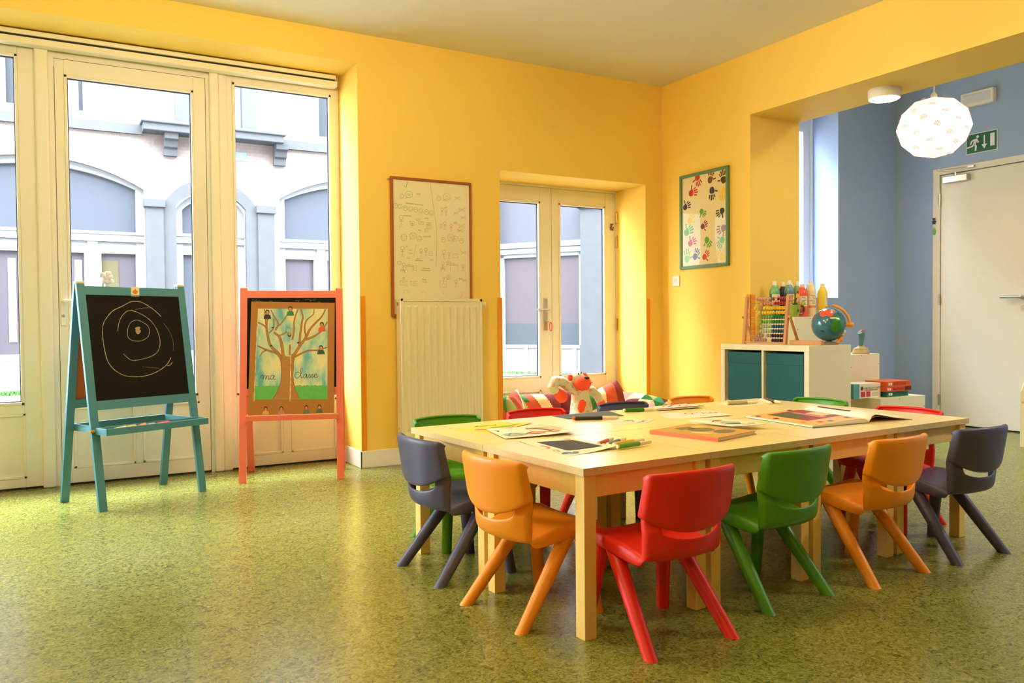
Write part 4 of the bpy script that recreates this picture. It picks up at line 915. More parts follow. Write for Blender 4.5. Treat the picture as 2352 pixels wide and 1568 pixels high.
BEADY = [[(497, 0), (548, 0), (600, 0), (655, 0), (740, 0), (828, 1), (930, 1), (985, 1), (1035, 1), (1085, 1)], [(588, 0), (672, 0), (724, 0), (776, 0), (826, 0), (878, 1), (930, 1), (980, 1), (1032, 1), (1084, 1)], [(455, 0), (655, 0), (720, 0), (770, 0), (822, 0), (872, 1), (925, 1), (975, 1), (1028, 1), (1078, 1)],
         [(550, 0), (632, 0), (684, 0), (740, 0), (792, 0), (842, 0), (918, 1), (972, 1), (1025, 1), (1076, 1)], [(612, 0), (664, 0), (716, 0), (768, 0), (818, 0), (868, 1), (920, 1), (972, 1), (1024, 1), (1076, 1)], [(602, 0), (660, 0), (714, 0), (768, 0), (818, 0), (866, 1), (918, 1), (970, 1), (1022, 1), (1072, 1)],
         [(610, 0), (660, 0), (712, 0), (766, 0), (814, 0), (862, 1), (916, 1), (968, 1), (1020, 1), (1072, 1)], [(608, 0), (658, 0), (710, 0), (764, 0), (814, 0), (862, 1), (914, 1), (966, 1), (1018, 1), (1070, 1)], [(520, 0), (572, 0), (632, 0), (750, 0), (808, 0), (856, 1), (910, 1), (962, 1), (1016, 1), (1068, 1)],
         [(486, 0), (536, 0), (602, 0), (652, 0), (706, 0), (858, 1), (910, 1), (962, 1), (1016, 1), (1068, 1)]]
bead_me = {}
for r in range(10):
    z = .308-.0312*r
    k = MB(); k.tube([apt(-HY, z), apt(HY, z)], .0016, 6); k.build('rod', M_steel, ab)
    L0, R0 = 275-2*r, 1118-2*r
    prev = 9
    for px, c in BEADY[r]:
        y = HY*(1-2*(px-L0)/(R0-L0))*.97
        y = min(y, prev-.0178); prev = y
        y = max(y, -HY+.02+.0178*(9-BEADY[r].index((px, c))))
        rgb = BC[r][c]
        if rgb not in bead_me:
            kk = MB(); kk.sphere((0, 0, 0), (.0135, .0088, .0135), 14, 9); b = kk.build('bead', mat('bead_%d_%d_%d' % rgb, rgb, .22, .5, coat=.4), ab); bead_me[rgb] = b.data
        else:
            b = bpy.data.objects.new('bead', bead_me[rgb]); COL.objects.link(b); b.parent = ab
        b.location = apt(y, z)
t = thing('wooden_slat', 'flat wooden slat lying on the cabinet right of the abacus', 'slat', (0, 0, 0))
k = MB(); k.bar((-.180, -1.495, ct+.015), (-.16, -1.735, ct+.015), .030, .030); k.build('slat', M_aw, t, smooth=False, bevel=.003)
# globe
M_sea = bpy.data.materials.new('globe_sea_and_land'); M_sea.use_nodes = True; nt = M_sea.node_tree; p = nt.nodes['Principled BSDF']; p.inputs['Roughness'].default_value = .22; p.inputs['Coat Weight'].default_value = .5
p.inputs['Base Color'].default_value = (*lin((34, 104, 122)), 1)
gl = thing('toy_globe', 'small blue toy globe with an orange arm on the right end of the cabinet', 'globe', (-.005, -1.655, ct))
R_ = .108; gc = V((0, 0, .130)); k = MB(); k.sphere(gc, R_, 36, 24); sp = k.build('sphere', M_sea, gl)
TOC = V((-4.43+.0, -5.227+1.65, 0)).normalized()
def land(name, rgb, lon, lat, rx, rz, seed, n=26, jag=.3):
    """blob on the sphere; lon measured from the room side"""
    f = Matrix.Rotation(math.radians(lon), 3, 'Z') @ TOC; c = (f*math.cos(math.radians(lat))+V((0, 0, math.sin(math.radians(lat))))).normalized()
    a = V((0, 0, 1)).cross(c).normalized(); b = c.cross(a); rg = random.Random(seed); vs = [gc+c*(R_+.0015)]; rings = 5
    rad = [1+jag*rg.uniform(-1, 1) for _ in range(n)]; rad = [(rad[i-1]+rad[i]*2+rad[(i+1) % n])/4 for i in range(n)]
    for q in range(1, rings+1):
        for i in range(n):
            t = 2*PI*i/n; d = (c + a*(rx*rad[i]*q/rings*math.cos(t)) + b*(rz*rad[i]*q/rings*math.sin(t))).normalized(); vs.append(gc+d*(R_+(.0016 if q < rings else .0002)))
    fs = [(0, 1+i, 1+(i+1) % n) for i in range(n)]+[(1+(q-1)*n+i, 1+q*n+i, 1+q*n+(i+1) % n, 1+(q-1)*n+(i+1) % n) for q in range(1, rings) for i in range(n)]
    k = MB(); k.add(vs, fs); k.build(name, mat('globe_%d_%d_%d' % rgb, rgb, .25, coat=.4), sp)
land('landmass', (222, 84, 56), -8, 48, .48, .34, 1); land('landmass', (50, 130, 40), 32, 2, .42, .58, 2); land('landmass', (240, 214, 120), 20, 24, .26, .06, 3); land('landmass', (226, 232, 226), 28, 62, .16, .06, 4); land('landmass', (20, 50, 80), -22, -22, .12, .07, 6); land('landmass', (20, 40, 70), 46, 44, .07, .06, 8)
RIGHT = V((0, 0, 1)).cross(TOC); RIGHT = RIGHT if RIGHT.x > 0 else -RIGHT
M_oa = mat('orange_globe_arm', (244, 158, 40), .3, coat=.3)
arm = [gc+RIGHT*((R_+.020)*math.sin(a))+V((0, 0, (R_+.020)*math.cos(a))) for a in [math.radians(10+i*8) for i in range(12)]]
k = MB(); k.tube(arm, [.013]*11+[.012], 10, flat=.7); k.build('arm', M_oa, gl)
k = MB(); k.sphere(gc+RIGHT*(R_+.028)+V((0, 0, -.002)), .018, 12, 8); k.tube([gc+RIGHT*(R_*.98), gc+RIGHT*(R_+.02)], .016, 12); k.build('pivot_knob', M_oa, gl)
k = MB(); k.lathe([(.062, 0), (.064, .006), (.05, .014), (.02, .022), (.012, .026)], n=24); k.build('base', mat('grey_brown_base', (140, 118, 92), .5), gl)
k = MB()
for q, rgb in (((.045, .012, .060), (244, 158, 40)), ((.060, .0, .035), (244, 158, 40)), ((.075, 0, .085), (240, 236, 220)), ((.030, -.02, .058), (120, 170, 90)), ((.050, -.015, .022), (244, 158, 40)), ((.068, 0, .064), (244, 170, 60))):
    k.mat(mat('toy_%d_%d_%d' % rgb, rgb, .35)); k.sphere(RIGHT*q[0]*1.2-TOC*-.02+V((0, 0, q[2])), .015, 10, 7)
k.build('base_figures', None, gl)
# joystick toy
t = thing('toy_joystick', 'grey blue toy joystick with a red button on the middle white box', 'toy', (.735, -1.34, .722))
k = MB(); k.lathe([(.060, 0), (.062, .008), (.056, .020), (.052, .026), (.050, .040), (.028, .048), (.022, .058), (.001, .058)], n=24); k.build('base', mat('tan_plastic', (188, 164, 118), .4), t)
k = MB(); k.tube([(0, 0, .055), (.006, 0, .095), (.012, 0, .135), (.004, 0, .152), (-.006, 0, .160)], [.013, .018, .023, .025, .020], 14); k.build('stick', mat('slate_blue_plastic', (84, 124, 134), .4), t)
k = MB(); k.sphere((.006, -.012, .166), (.014, .011, .011), 12, 8); k.build('button', mat('button_red', (214, 40, 60), .3), t)
# game boxes
def game_box(name, lab, x0, x1, z0, z1, rgb, words, trgb, size, y0=-1.64, y1=-1.49, end=None, more=None, grp='game boxes'):
    t = thing(name, lab, 'game box', (0, 0, 0), 0, grp)
    k = MB(); k.mat(mat('card_%d_%d_%d' % rgb, rgb, .5)); k.box(x0, x1, y0, y1, z0, z1)
    if end: k.mat(mat('card_%d_%d_%d' % end, end, .5)); k.box(x0-.0006, x0+.058, y0-.0006, y1+.0006, z0-.0000, z1+.0004)
    k.build('carton', None, t, smooth=False)
    k = MB(); k.mat(mat('ink_%d_%d_%d' % trgb, trgb, .6)); text(k, words, size, (x0+(.105 if end else .070), y0-.0014, z0+(z1-z0)*(.60 if end else .26)), (1, 0, 0), (0, 0, 1))
    if more: more(k, x0, x1, y0-.0012, z0, z1)
    k.build('cover_print', None, t, smooth=False)
def cards(k, x0, x1, y, z0, z1):
    k.mat(mat('print_red', (206, 50, 60), .6)); k.poly([(x0+.075, y, z0+.010), (x0+.118, y, z0+.010), (x0+.118, y, z0+.046), (x0+.075, y, z0+.046)]); k.poly([(x0+.13, y, z0+.010), (x0+.173, y, z0+.010), (x0+.173, y, z0+.046), (x0+.13, y, z0+.046)])
    k.mat(mat('print_olive', (176, 160, 60), .6)); k.poly([(x0+.115, y, z0+.050), (x0+.25, y, z0+.050), (x0+.25, y, z0+.058), (x0+.115, y, z0+.058)])
    k.mat(mat('print_darkred', (100, 30, 50), .6)); k.poly([(a, y, b) for a, b in circ(x0+.085, z0+.068, .014, .014, 14)[:-1]]); k.mat(M_lab2)
    for i in range(3): k.poly([(x0+.19, y, z0+.014+.009*i), (x0+.262, y, z0+.014+.009*i), (x0+.262, y, z0+.016+.009*i), (x0+.19, y, z0+.016+.009*i)])
def sq(k, x0, x1, y, z0, z1):
    k.mat(M_paper); m = (z0+z1)/2
    for a in (x0+.028, x0+.05): k.poly([(a-.009, y, m-.009), (a+.009, y, m-.009), (a+.009, y, m+.009), (a-.009, y, m+.009)])
def dk(k, x0, x1, y, z0, z1):
    sq(k, x0-.01, x1, y, z0, z1); k.mat(mat('print_maroon', (84, 24, 16), .6)); k.poly([(x1-.075, y, z0+.004), (x1-.002, y, z0+.004), (x1-.002, y, z1-.004), (x1-.075, y, z1-.004)])
game_box('game_box', 'white and teal game box with two red cards on the low white box', .290, .574, .4335, .533, (238, 222, 190), 'CARTES ET CARTES', (70, 50, 60), .0215, -1.62, -1.47, (96, 164, 160), cards)
game_box('game_box', 'green game box, lowest of the stack of three', .592, .830, .4335, .471, (24, 112, 84), 'MOTO-ORBIT', (20, 50, 44), .025, more=sq, y0=-1.655)
game_box('game_box', 'orange red game box in the middle of the stack of three', .574, .848, .4713, .506, (222, 76, 34), 'BabyPuzzle', (110, 30, 20), .026, more=dk, y0=-1.665)
game_box('game_box', 'orange game box, topmost of the stack of three', .583, .848, .5063, .541, (226, 90, 30), 'QUESTIONS', (70, 30, 20), .026, more=sq, y0=-1.66)
# white toy unit at the right edge
t = thing('toy_kitchen', 'white wooden toy unit with a slanted side at the right picture edge', 'toy furniture', (1.93, -1.825, 0), math.radians(-12))
k = MB(); k.box(0, .40, -.40, 0, 0, .33); k.box(0, .40, -.40, -.39, .33, .36); k.build('base_cabinet', M_white2, t, smooth=False, bevel=.003)
k = MB(); k.prism([(.0, .335), (.40, .335), (.40, .62), (.10, .62), (.0, .42)], .012, (0, 0, 0), (1, 0, 0), (0, 0, 1)); k.prism([(.0, .335), (.40, .335), (.40, .62), (.10, .62), (.0, .42)], .012, (0, -.388, 0), (1, 0, 0), (0, 0, 1)); k.build('side_panel', M_white2, t, smooth=False, bevel=.002)
B('back_panel', mat('toy_yellow_panel', (226, 180, 70), .5), t, (.388, .40, -.39, -.012, .335, .62)); B('shelf', mat('toy_yellow_panel', (226, 180, 70), .5), t, (.0, .388, -.388, -.012, .332, .345))

# ------------------------------------------------------------------ things on the tables (top at .53)
ZT = .5302
def sheet(name, lab, cat, corners, m, curl=(0, 0, 0, 0), z=ZT, blobs=(), grp='drawings on the tables', n=8, thick=.0006):
    """corners: near-left, near-right, far-right, far-left"""
    t = thing(name, lab, cat, (0, 0, 0), 0, grp); A_, B_, C_, D_ = [V((*c, 0)) for c in corners]
    def P(u, v, l=0):
        q = (A_*(1-u)+B_*u)*(1-v)+(D_*(1-u)+C_*u)*v
        w = [((1-u)*(1-v))**2.5, (u*(1-v))**2.5, (u*v)**2.5, ((1-u)*v)**2.5]
        q.z = z+sum(a*b for a, b in zip(w, curl))+l; return q
    k = MB(); k.mat(m); vs = [P(i/n, j/n) for j in range(n+1) for i in range(n+1)]
    k.add(vs, [(j*(n+1)+i, j*(n+1)+i+1, (j+1)*(n+1)+i+1, (j+1)*(n+1)+i) for j in range(n) for i in range(n)])
    vs2 = [v-V((0, 0, thick)) for v in vs]; k.add(vs2, [(j*(n+1)+i, (j+1)*(n+1)+i, (j+1)*(n+1)+i+1, j*(n+1)+i+1) for j in range(n) for i in range(n)])
    ed = [i for i in range(n+1)]+[(j+1)*(n+1)-1 for j in range(1, n+1)]+[n*(n+1)+i for i in range(n-1, -1, -1)]+[j*(n+1) for j in range(n-1, 0, -1)]
    k.add([vs[i] for i in ed]+[vs2[i] for i in ed], [(a, len(ed)+a, len(ed)+(a+1) % len(ed), (a+1) % len(ed)) for a in range(len(ed))])
    l = .0009
    for kind, m2, pts in blobs:
        k.mat(m2)
        if kind == 'fill':
            c = (sum(p[0] for p in pts)/len(pts), sum(p[1] for p in pts)/len(pts)); R = 4; m_ = len(pts)
            k.add([P(*c, l)]+[P(c[0]+(p[0]-c[0])*r/R, c[1]+(p[1]-c[1])*r/R, l) for r in range(1, R+1) for p in pts], [(0, 1+i, 1+(i+1) % m_) for i in range(m_)]+[(1+(r-1)*m_+i, 1+r*m_+i, 1+r*m_+(i+1) % m_, 1+(r-1)*m_+(i+1) % m_) for r in range(1, R) for i in range(m_)])
        else: k.ribbon([P(*p, l) for p in smooth_pts(pts, 4)], kind, (0, 0, 1))
        l += .00012
    k.build('paper', None, t, smooth=False); return t
def col(name, rgb): return mat(name, rgb, .75)
C_y = col('crayon_yellow', (250, 200, 50)); C_g = col('crayon_green', (150, 180, 60)); C_r = col('crayon_red', (214, 70, 56)); C_o = col('crayon_orange', (236, 140, 60)); C_b = col('crayon_blue', (90, 130, 170)); C_k = col('crayon_dark', (70, 56, 66)); C_gy = col('crayon_grey', (176, 176, 150)); C_p = col('crayon_pink', (226, 130, 140)); C_dg = col('crayon_dark_green', (70, 110, 70))
M_yp = col('yellow_paper', (252, 210, 80)); M_gp = col('green_paper', (214, 222, 140)); M_bp = mat('black_paper', (66, 62, 62), .8, var=.12, vscale=60)
def el(x, y, a, b, n=14): return circ(x, y, a, b, n)[:-1]
sheet('drawing_sheet', 'yellow paper drawing near the left end of the tables', 'drawing', [(-3.000, -2.225), (-2.905, -2.372), (-2.60, -2.20), (-2.715, -2.055)], M_yp, (0, 0, .004, 0), ZT+.0004,
      [('fill', C_g, el(.22, .55, .05, .12)), ('fill', C_dg, el(.12, .45, .03, .05)), (.005, C_k, [(.30, .6), (.36, .7), (.42, .62)]), ('fill', C_g, [(.5, .42), (.7, .75), (.85, .85), (.8, .6), (.62, .38)]), ('fill', C_r, [(.80, .30), (.93, .62), (.97, .55), (.86, .24)]), ('fill', C_o, [(.4, .2), (.6, .35), (.62, .22), (.44, .1)])])
sheet('drawing_sheet', 'white sheet with a rainbow drawing partly over the yellow paper', 'drawing', [(-2.943, -2.565), (-2.638, -2.595), (-2.575, -2.325), (-2.885, -2.300)], M_paper, (0, .010, .004, .004), ZT+.0048,
      [('fill', C_gy, el(.22, .28, .17, .16)), (.012, C_r, [(.36, .25), (.52, .42), (.70, .30), (.78, .15)]), (.016, C_o, [(.50, .72), (.68, .72), (.80, .50), (.85, .28)]), (.010, C_k, [(.52, .82), (.66, .66), (.74, .45), (.76, .28)]), (.010, C_y, [(.60, .86), (.82, .72), (.92, .40)]), (.006, C_p, [(.66, .95), (.88, .84), (.97, .5)]), (.006, C_k, [(.06, .62), (.10, .70), (.05, .76)]), (.005, C_b, [(.24, .7), (.30, .72)]), ('fill', C_p, el(.52, .24, .12, .06)), (.008, C_b, [(.1, .18), (.2, .4), (.3, .2)])])
sheet('drawing_sheet', 'white sheet with a black paper square near the front table edge', 'drawing', [(-2.958, -3.010), (-2.716, -2.972), (-2.712, -2.655), (-2.925, -2.628)], M_paper, (0, .014, 0, .003), ZT+.0004,
      [('fill', M_bp, [(.24, .24), (.84, .17), (.88, .80), (.22, .84)]), (.02, C_b, [(.05, .10), (.14, .16), (.22, .08), (.30, .14)]), (.012, C_p, [(.10, .62), (.14, .5), (.06, .44)]), (.010, C_r, [(.8, .9), (.9, .86)]), (.008, C_gy, [(.04, .3), (.12, .34), (.08, .22)])])
sheet('slate_sheet', 'dark slate drawing sheet near the far table edge', 'slate', [(-2.388, -2.165), (-2.100, -2.200), (-2.04, -2.000), (-2.385, -2.020)], mat('slate_dark', (74, 76, 74), .6, var=.25, vscale=50), (0, 0, 0, 0), ZT+.0022, thick=.002)
sheet('drawing_sheet', 'small white sheet with black scribbles right of the black marker', 'drawing', [(-2.335, -2.420), (-2.196, -2.470), (-2.082, -2.395), (-2.215, -2.262)], M_paper, (0, 0, .003, 0), ZT+.0004,
      [(.004, C_k, [(.3, .5), (.38, .7), (.42, .55), (.5, .75), (.55, .6)]), (.005, C_k, [(.75, .3), (.85, .5), (.78, .6), (.9, .7)]), (.003, C_k, [(.5, .3), (.6, .4), (.55, .5)]), (.004, C_r, [(.7, .12), (.8, .2)]), (.003, C_k, [(.2, .3), (.28, .35)])])
sheet('drawing_sheet', 'white sheet with red pen figures in the middle of the tables', 'drawing', [(-1.990, -2.415), (-1.690, -2.478), (-1.607, -2.265), (-1.930, -2.225)], M_paper, (0, .006, 0, .002), ZT+.0004,
      [(.006, C_r, [(.50, .55), (.55, .75), (.48, .85), (.42, .7), (.5, .6)]), (.005, C_r, [(.7, .55), (.74, .8), (.8, .55)]), (.005, C_r, [(.82, .5), (.88, .8), (.92, .5), (.95, .75)]), (.004, C_r, [(.62, .7), (.66, .8)]), (.004, C_o, [(.5, .25), (.58, .3), (.66, .22)]), (.003, C_o, [(.2, .4), (.3, .46), (.36, .4)])])
sheet('drawing_sheet', 'pale green paper lying under the brown folded drawing', 'drawing', [(-1.865, -2.085), (-1.60, -2.130), (-1.56, -1.985), (-1.835, -1.995)], M_gp, (0, 0, 0, .004), ZT+.0004, [(.006, C_g, [(.2, .4), (.5, .6), (.8, .5)])])
sheet('drawing_sheet', 'folded brown backed drawing with red and blue shapes on the far table edge', 'drawing', [(-1.845, -2.125), (-1.560, -2.160), (-1.52, -1.975), (-1.74, -1.985)], M_paper, (.002, .008, 0, 0), ZT+.0062,
      [(.010, C_r, [(.4, .7), (.55, .9), (.7, .75), (.6, .55)]), (.010, C_b, [(.3, .5), (.45, .75)]), (.008, C_p, [(.7, .4), (.85, .6), (.8, .8)]), (.008, C_g, [(.2, .7), (.3, .85)]), ('fill', col('fold_brown', (176, 92, 56)), [(.0, .0), (1, .0), (1, .10), (.0, .09)])], thick=.003)
sheet('drawing_sheet', 'blank white sheet under the olive marker at the far right tables', 'drawing', [(-1.370, -2.190), (-1.085, -2.165), (-1.035, -2.005), (-1.335, -2.020)], M_paper, (0, 0, 0, 0), ZT+.0004)
def marker(lab, p0, p1, rgb, cap=(236, 222, 176), r=.0085, z=0, grp='felt markers', end=None):
    t = thing('felt_marker', lab, 'marker', (0, 0, 0), 0, grp); p0, p1 = V((*p0, ZT+r+z)), V((*p1, ZT+r+z)); d = p1-p0
    k = MB(); k.tube([p0, p0+d*.62], r, 14); k.build('barrel', mat('marker_%d_%d_%d' % rgb, rgb, .35), t)
    k = MB(); k.tube([p0+d*.60, p0+d*.62, p0+d*.94, p1], [r*.9, r*.92, r*.80, r*.62], 14); k.build('cap', mat('marker_cap_%d_%d_%d' % cap, cap, .4), t)
    k = MB(); k.tube([p0-d*.05, p0+d*.005], r*.8, 12); k.build('end_plug', mat('marker_end_%d_%d_%d' % (end or (232, 214, 160)), end or (232, 214, 160), .4), t)
marker('green marker, nearest of the four beside the black paper drawing', (-2.732, -2.990), (-2.572, -2.966), (88, 158, 30), z=.003)
marker('yellow marker behind the nearest green one', (-2.715, -2.945), (-2.560, -2.912), (244, 186, 20), z=.003)
marker('blue marker behind the yellow one', (-2.712, -2.902), (-2.585, -2.836), (92, 128, 156), r=.0075)
marker('red marker, farthest of the four beside the black paper drawing', (-2.735, -2.878), (-2.618, -2.804), (206, 84, 60), r=.0075)
marker('black marker with an orange end beside the scribbled sheet', (-2.388, -2.215), (-2.205, -2.296), (40, 34, 28), end=(236, 90, 50), r=.0095)
marker('dark green marker beside the drawing pile', (-1.998, -2.075), (-1.848, -2.120), (40, 110, 24), r=.0095)
marker('olive marker on the blank sheet', (-1.358, -2.118), (-1.165, -2.140), (168, 150, 84), r=.0095, z=.0006)
marker('maroon marker right of the blank sheet', (-1.030, -2.075), (-1.105, -2.245), (92, 44, 48), r=.0095)
marker('cream marker beside the maroon one', (-1.055, -2.060), (-1.150, -2.220), (226, 204, 150), r=.0085)
# closed book, booklet, open picture book
M_cov = mat('sepia_cover', (206, 160, 80), .5, var=.25, vscale=14); M_spine = mat('orange_spine', (236, 110, 50), .5); M_pages = mat('page_block', (240, 226, 186), .8)
bk = thing('picture_book', 'closed book with an orange spine and sepia cover', 'book')
A_, B_, C_, D_ = V((-2.392, -2.742, 0)), V((-2.318, -3.040, 0)), V((-2.052, -2.972, 0)), V((-2.130, -2.672, 0))
def slab(k, quad, z0, z1): vs = [V((q.x, q.y, z0)) for q in quad]+[V((q.x, q.y, z1)) for q in quad]; k.add(vs, [(3, 2, 1, 0), (4, 5, 6, 7), (0, 1, 5, 4), (1, 2, 6, 5), (2, 3, 7, 6), (3, 0, 4, 7)])
k = MB(); slab(k, [A_, B_, C_, D_], ZT, ZT+.0025); slab(k, [A_, B_, C_, D_], ZT+.0125, ZT+.015); k.build('cover', M_cov, bk, smooth=False)
ins = (A_+B_+C_+D_)/4; Q = [q+(ins-q)*.03 for q in (A_, B_, C_, D_)]
k = MB(); slab(k, Q, ZT+.0025, ZT+.0125); k.build('pages', M_pages, bk, smooth=False)
k = MB(); dn = (A_-D_).normalized()*.0012; slab(k, [A_+dn, B_+dn, B_-dn*2, A_-dn*2], ZT, ZT+.0152); o = k.build('spine', M_spine, bk, smooth=False)
k = MB(); k.mat(mat('cover_shade', (120, 110, 80), .6))
def onb(u, v, z=.0156): q = A_*(1-u)*(1-v)+B_*u*(1-v)+C_*u*v+D_*(1-u)*v; return V((q.x, q.y, ZT+z))
for pts in (el(.45, .55, .16, .22), el(.75, .62, .12, .2), [(.12, .4), (.3, .3), (.34, .6), (.18, .7)]): k.poly([onb(*p) for p in pts])
k.mat(mat('cover_light', (232, 196, 110), .6)); k.poly([onb(*p) for p in el(.3, .75, .1, .12)]); k.poly([onb(*p) for p in el(.62, .25, .14, .1)])
k.build('cover_picture', None, bk, smooth=False)
sheet('booklet', 'thin open booklet lying half on the orange spined book', 'booklet', [(-2.068, -2.868), (-1.892, -2.880), (-1.905, -2.600), (-2.062, -2.605)], M_paper, (.004, .003, 0, 0), ZT+.0185,
      [('fill', C_dg, el(.42, .3, .22, .08)), ('fill', C_gy, el(.5, .42, .3, .1)), ('fill', C_o, el(.55, .72, .14, .05)), ('fill', C_gy, el(.8, .18, .08, .06)), (.006, C_dg, [(.2, .6), (.4, .7), (.5, .62)]), (.004, C_k, [(.5, 0.02), (.5, .5), (.5, .98)])], grp='books on the tables', thick=.003)
ob = thing('open_book', 'large picture book lying open with a raised blank page', 'book')
L0_, L1_ = V((-1.730, -2.972, 0)), V((-1.690, -2.560, 0)); S0, S1 = V((-1.398, -2.990, 0)), V((-1.330, -2.575, 0)); R0_, R1_ = V((-1.150, -3.020, 0)), V((-1.020, -2.615, 0))
k = MB(); slab(k, [L0_, S0, S1, L1_], ZT, ZT+.003); k.build('left_cover', mat('slate_cover', (96, 110, 110), .5), ob, smooth=False)
k = MB(); slab(k, [S0, R0_, R1_, S1], ZT, ZT+.003); k.build('right_cover', mat('ochre_cover', (206, 160, 96), .5), ob, smooth=False)
def leafsurf(k, P0, P1, Q0, Q1, hs, lift=0, inset=.006, n=14):
    """page surface from spine (P) to outer edge (Q) with heights hs"""
    vs = []
    for i in range(n+1):
        u = i/n; h = np.interp(u, [a for a, b in hs], [b for a, b in hs])
        for j, v in enumerate((.012, .25, .5, .75, .988)):
            q = (P0*(1-u)+Q0*u)*(1-v)+(P1*(1-u)+Q1*u)*v; vs.append(V((q.x, q.y, ZT+h+lift)))
    k.add(vs, [(i*5+j, (i+1)*5+j, (i+1)*5+j+1, i*5+j+1) for i in range(n) for j in range(4)]); return vs
hl = [(0, .006), (.06, .020), (.2, .022), (.6, .014), (.97, .0075)]
k = MB(); k.mat(M_pages); vs = leafsurf(k, S0, S1, L0_, L1_, hl)
low = [V((v.x, v.y, ZT+.003)) for v in vs]; n = 14
for j in (0, 4): k.add([vs[i*5+j] for i in range(n+1)]+[low[i*5+j] for i in range(n+1)], [(i, i+1, n+2+i, n+1+i) for i in range(n)])
k.add([vs[n*5+j] for j in range(5)]+[low[n*5+j] for j in range(5)], [(j, j+1, 6+j, 5+j) for j in range(4)])
k.build('left_pages', None, ob, ang=60)
k = MB()
def pg(u, v, hs=hl, P0=S0, P1=S1, Q0=L0_, Q1=L1_, l=.0008):
    h = np.interp(u, [a for a, b in hs], [b for a, b in hs]); q = (P0*(1-u)+Q0*u)*(1-v)+(P1*(1-u)+Q1*u)*v; return V((q.x, q.y, ZT+h+l))
def patch(m, u0, u1, v0, v1, l=.0008, n=8):
    k.mat(m); k.add([pg(u0+(u1-u0)*i/n, v, l=l) for i in range(n+1) for v in (v0, v1)], [(2*i, 2*i+2, 2*i+3, 2*i+1) for i in range(n)])
patch(mat('print_tan', (240, 176, 92), .5), .02, .96, .02, .98); patch(mat('print_crimson', (150, 44, 40), .5), .10, .74, .28, .90, .0012); patch(mat('print_forest', (72, 84, 50), .5), .40, .74, .50, .84, .0016); patch(mat('print_sand', (236, 196, 140), .5), .12, .34, .40, .66, .0016); patch(mat('print_rose', (206, 120, 100), .5), .36, .44, .32, .80, .0018)
for u, v, m in ((.88, .62, C_k), (.86, .25, C_o), (.55, .12, C_b), (.22, .15, C_b), (.9, .88, C_k), (.7, .14, C_r), (.3, .94, C_k)): patch(m, u-.035, u+.035, v-.03, v+.03, .002, 3)
k.build('picture_page', None, ob, smooth=False)
hr = [(0, .006), (.05, .028), (.14, .036), (.3, .031), (.55, .019), (.8, .010), (.97, .0055)]
k = MB(); k.mat(mat('blank_page', (248, 236, 206), .7)); vs = leafsurf(k, S0, S1, R0_, R1_, hr)
for j in (0, 4): k.add([vs[i*5+j] for i in range(n+1)]+[vs[i*5+j]-V((0, 0, max(0, min(.0022, vs[i*5+j].z-ZT-.003)))) for i in range(n+1)], [(i, i+1, n+2+i, n+1+i) for i in range(n)])
k.build('raised_page', None, ob, ang=60, solid=.0008)
hq = [(0, .005), (.08, .022), (.18, .027), (.5, .0155), (.8, .008), (.97, .0045)]
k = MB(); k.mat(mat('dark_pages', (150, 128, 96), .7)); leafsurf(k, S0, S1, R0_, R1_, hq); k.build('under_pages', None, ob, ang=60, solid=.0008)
k = MB(); k.mat(C_k); k.add([pg(.10+.05*i/2, v, hr, S0, S1, R0_, R1_, .0012) for i in range(3) for v in (.35, .62, .85)], [(i*3+j, (i+1)*3+j, (i+1)*3+j+1, i*3+j+1) for i in range(2) for j in range(2)]); k.build('text_strip', None, ob, smooth=False)

# ------------------------------------------------------------------ reading corner in the niche
mt = thing('floor_mattress', 'low beige bench cushion filling the niche before the double door', 'mattress')
k = MB(); k.box(-1.515, -.20, -.36, .375, 0, .17); k.build('mattress_body', mat('beige_canvas', (214, 196, 150), .9), mt, smooth=False, bevel=.03, seg=3)
CR = mat('patch_rust', (186, 72, 40), .9); CG = mat('patch_green', (36, 104, 40), .9); CE = mat('patch_ecru', (226, 206, 160), .9); CL = mat('patch_lime', (176, 178, 96), .9); CM = mat('patch_maroon', (116, 30, 38), .9)
CT = mat('patch_teal', (50, 150, 112), .9); CPK = mat('patch_pink', (226, 170, 160), .9); CW = mat('patch_white', (236, 226, 210), .9); CC = mat('patch_coral', (230, 120, 96), .9)
def pillow(name, lab, loc, w, h, t, rot, colorfn, n=60, grp='patchwork cushions in the niche'):
    o = thing(name, lab, 'cushion', loc, 0, grp); o.rotation_euler = rot
    k = MB()
    for side in (1, -1):
        pts = {}
        for i in range(n+1):
            for j in range(n+1):
                u, v = 2*i/n-1, 2*j/n-1; e = max(0, 1-abs(u)**2.6)**.55*max(0, 1-abs(v)**2.6)**.55
                pin = 1-.06*(1-abs(abs(u)-abs(v)))*max(abs(u), abs(v))
                pts[i, j] = (u*w/2*pin, v*h/2*pin, side*t/2*e+.0025*math.sin(9*u+5*v)*e)
        for i in range(n):
            for j in range(n):
                k.mat(colorfn(2*(i+.5)/n-1, 2*(j+.5)/n-1)); q = [pts[i, j], pts[i+1, j], pts[i+1, j+1], pts[i, j+1]]; k.add(q if side > 0 else q[::-1], [(0, 1, 2, 3)])
    b = k.build('cover', None, o); m = b.modifiers.new('weld', 'WELD'); m.merge_threshold = .0004
    return o
R = math.radians
def stripes(u, v):
    d = u+.22*v
    return CR if d < -.78 else CG if d < -.42 else CL if d < -.10 else (CG if v > .45 and d < .05 else CR) if d < .30 else CE if d < .66 else CG if v < -.2 else CM
pillow('bolster_cushion', 'long green, ecru and rust striped bolster left of the monkey', (-1.140, .285, .285), .60, .23, .15, (R(84), 0, R(-4)), stripes)
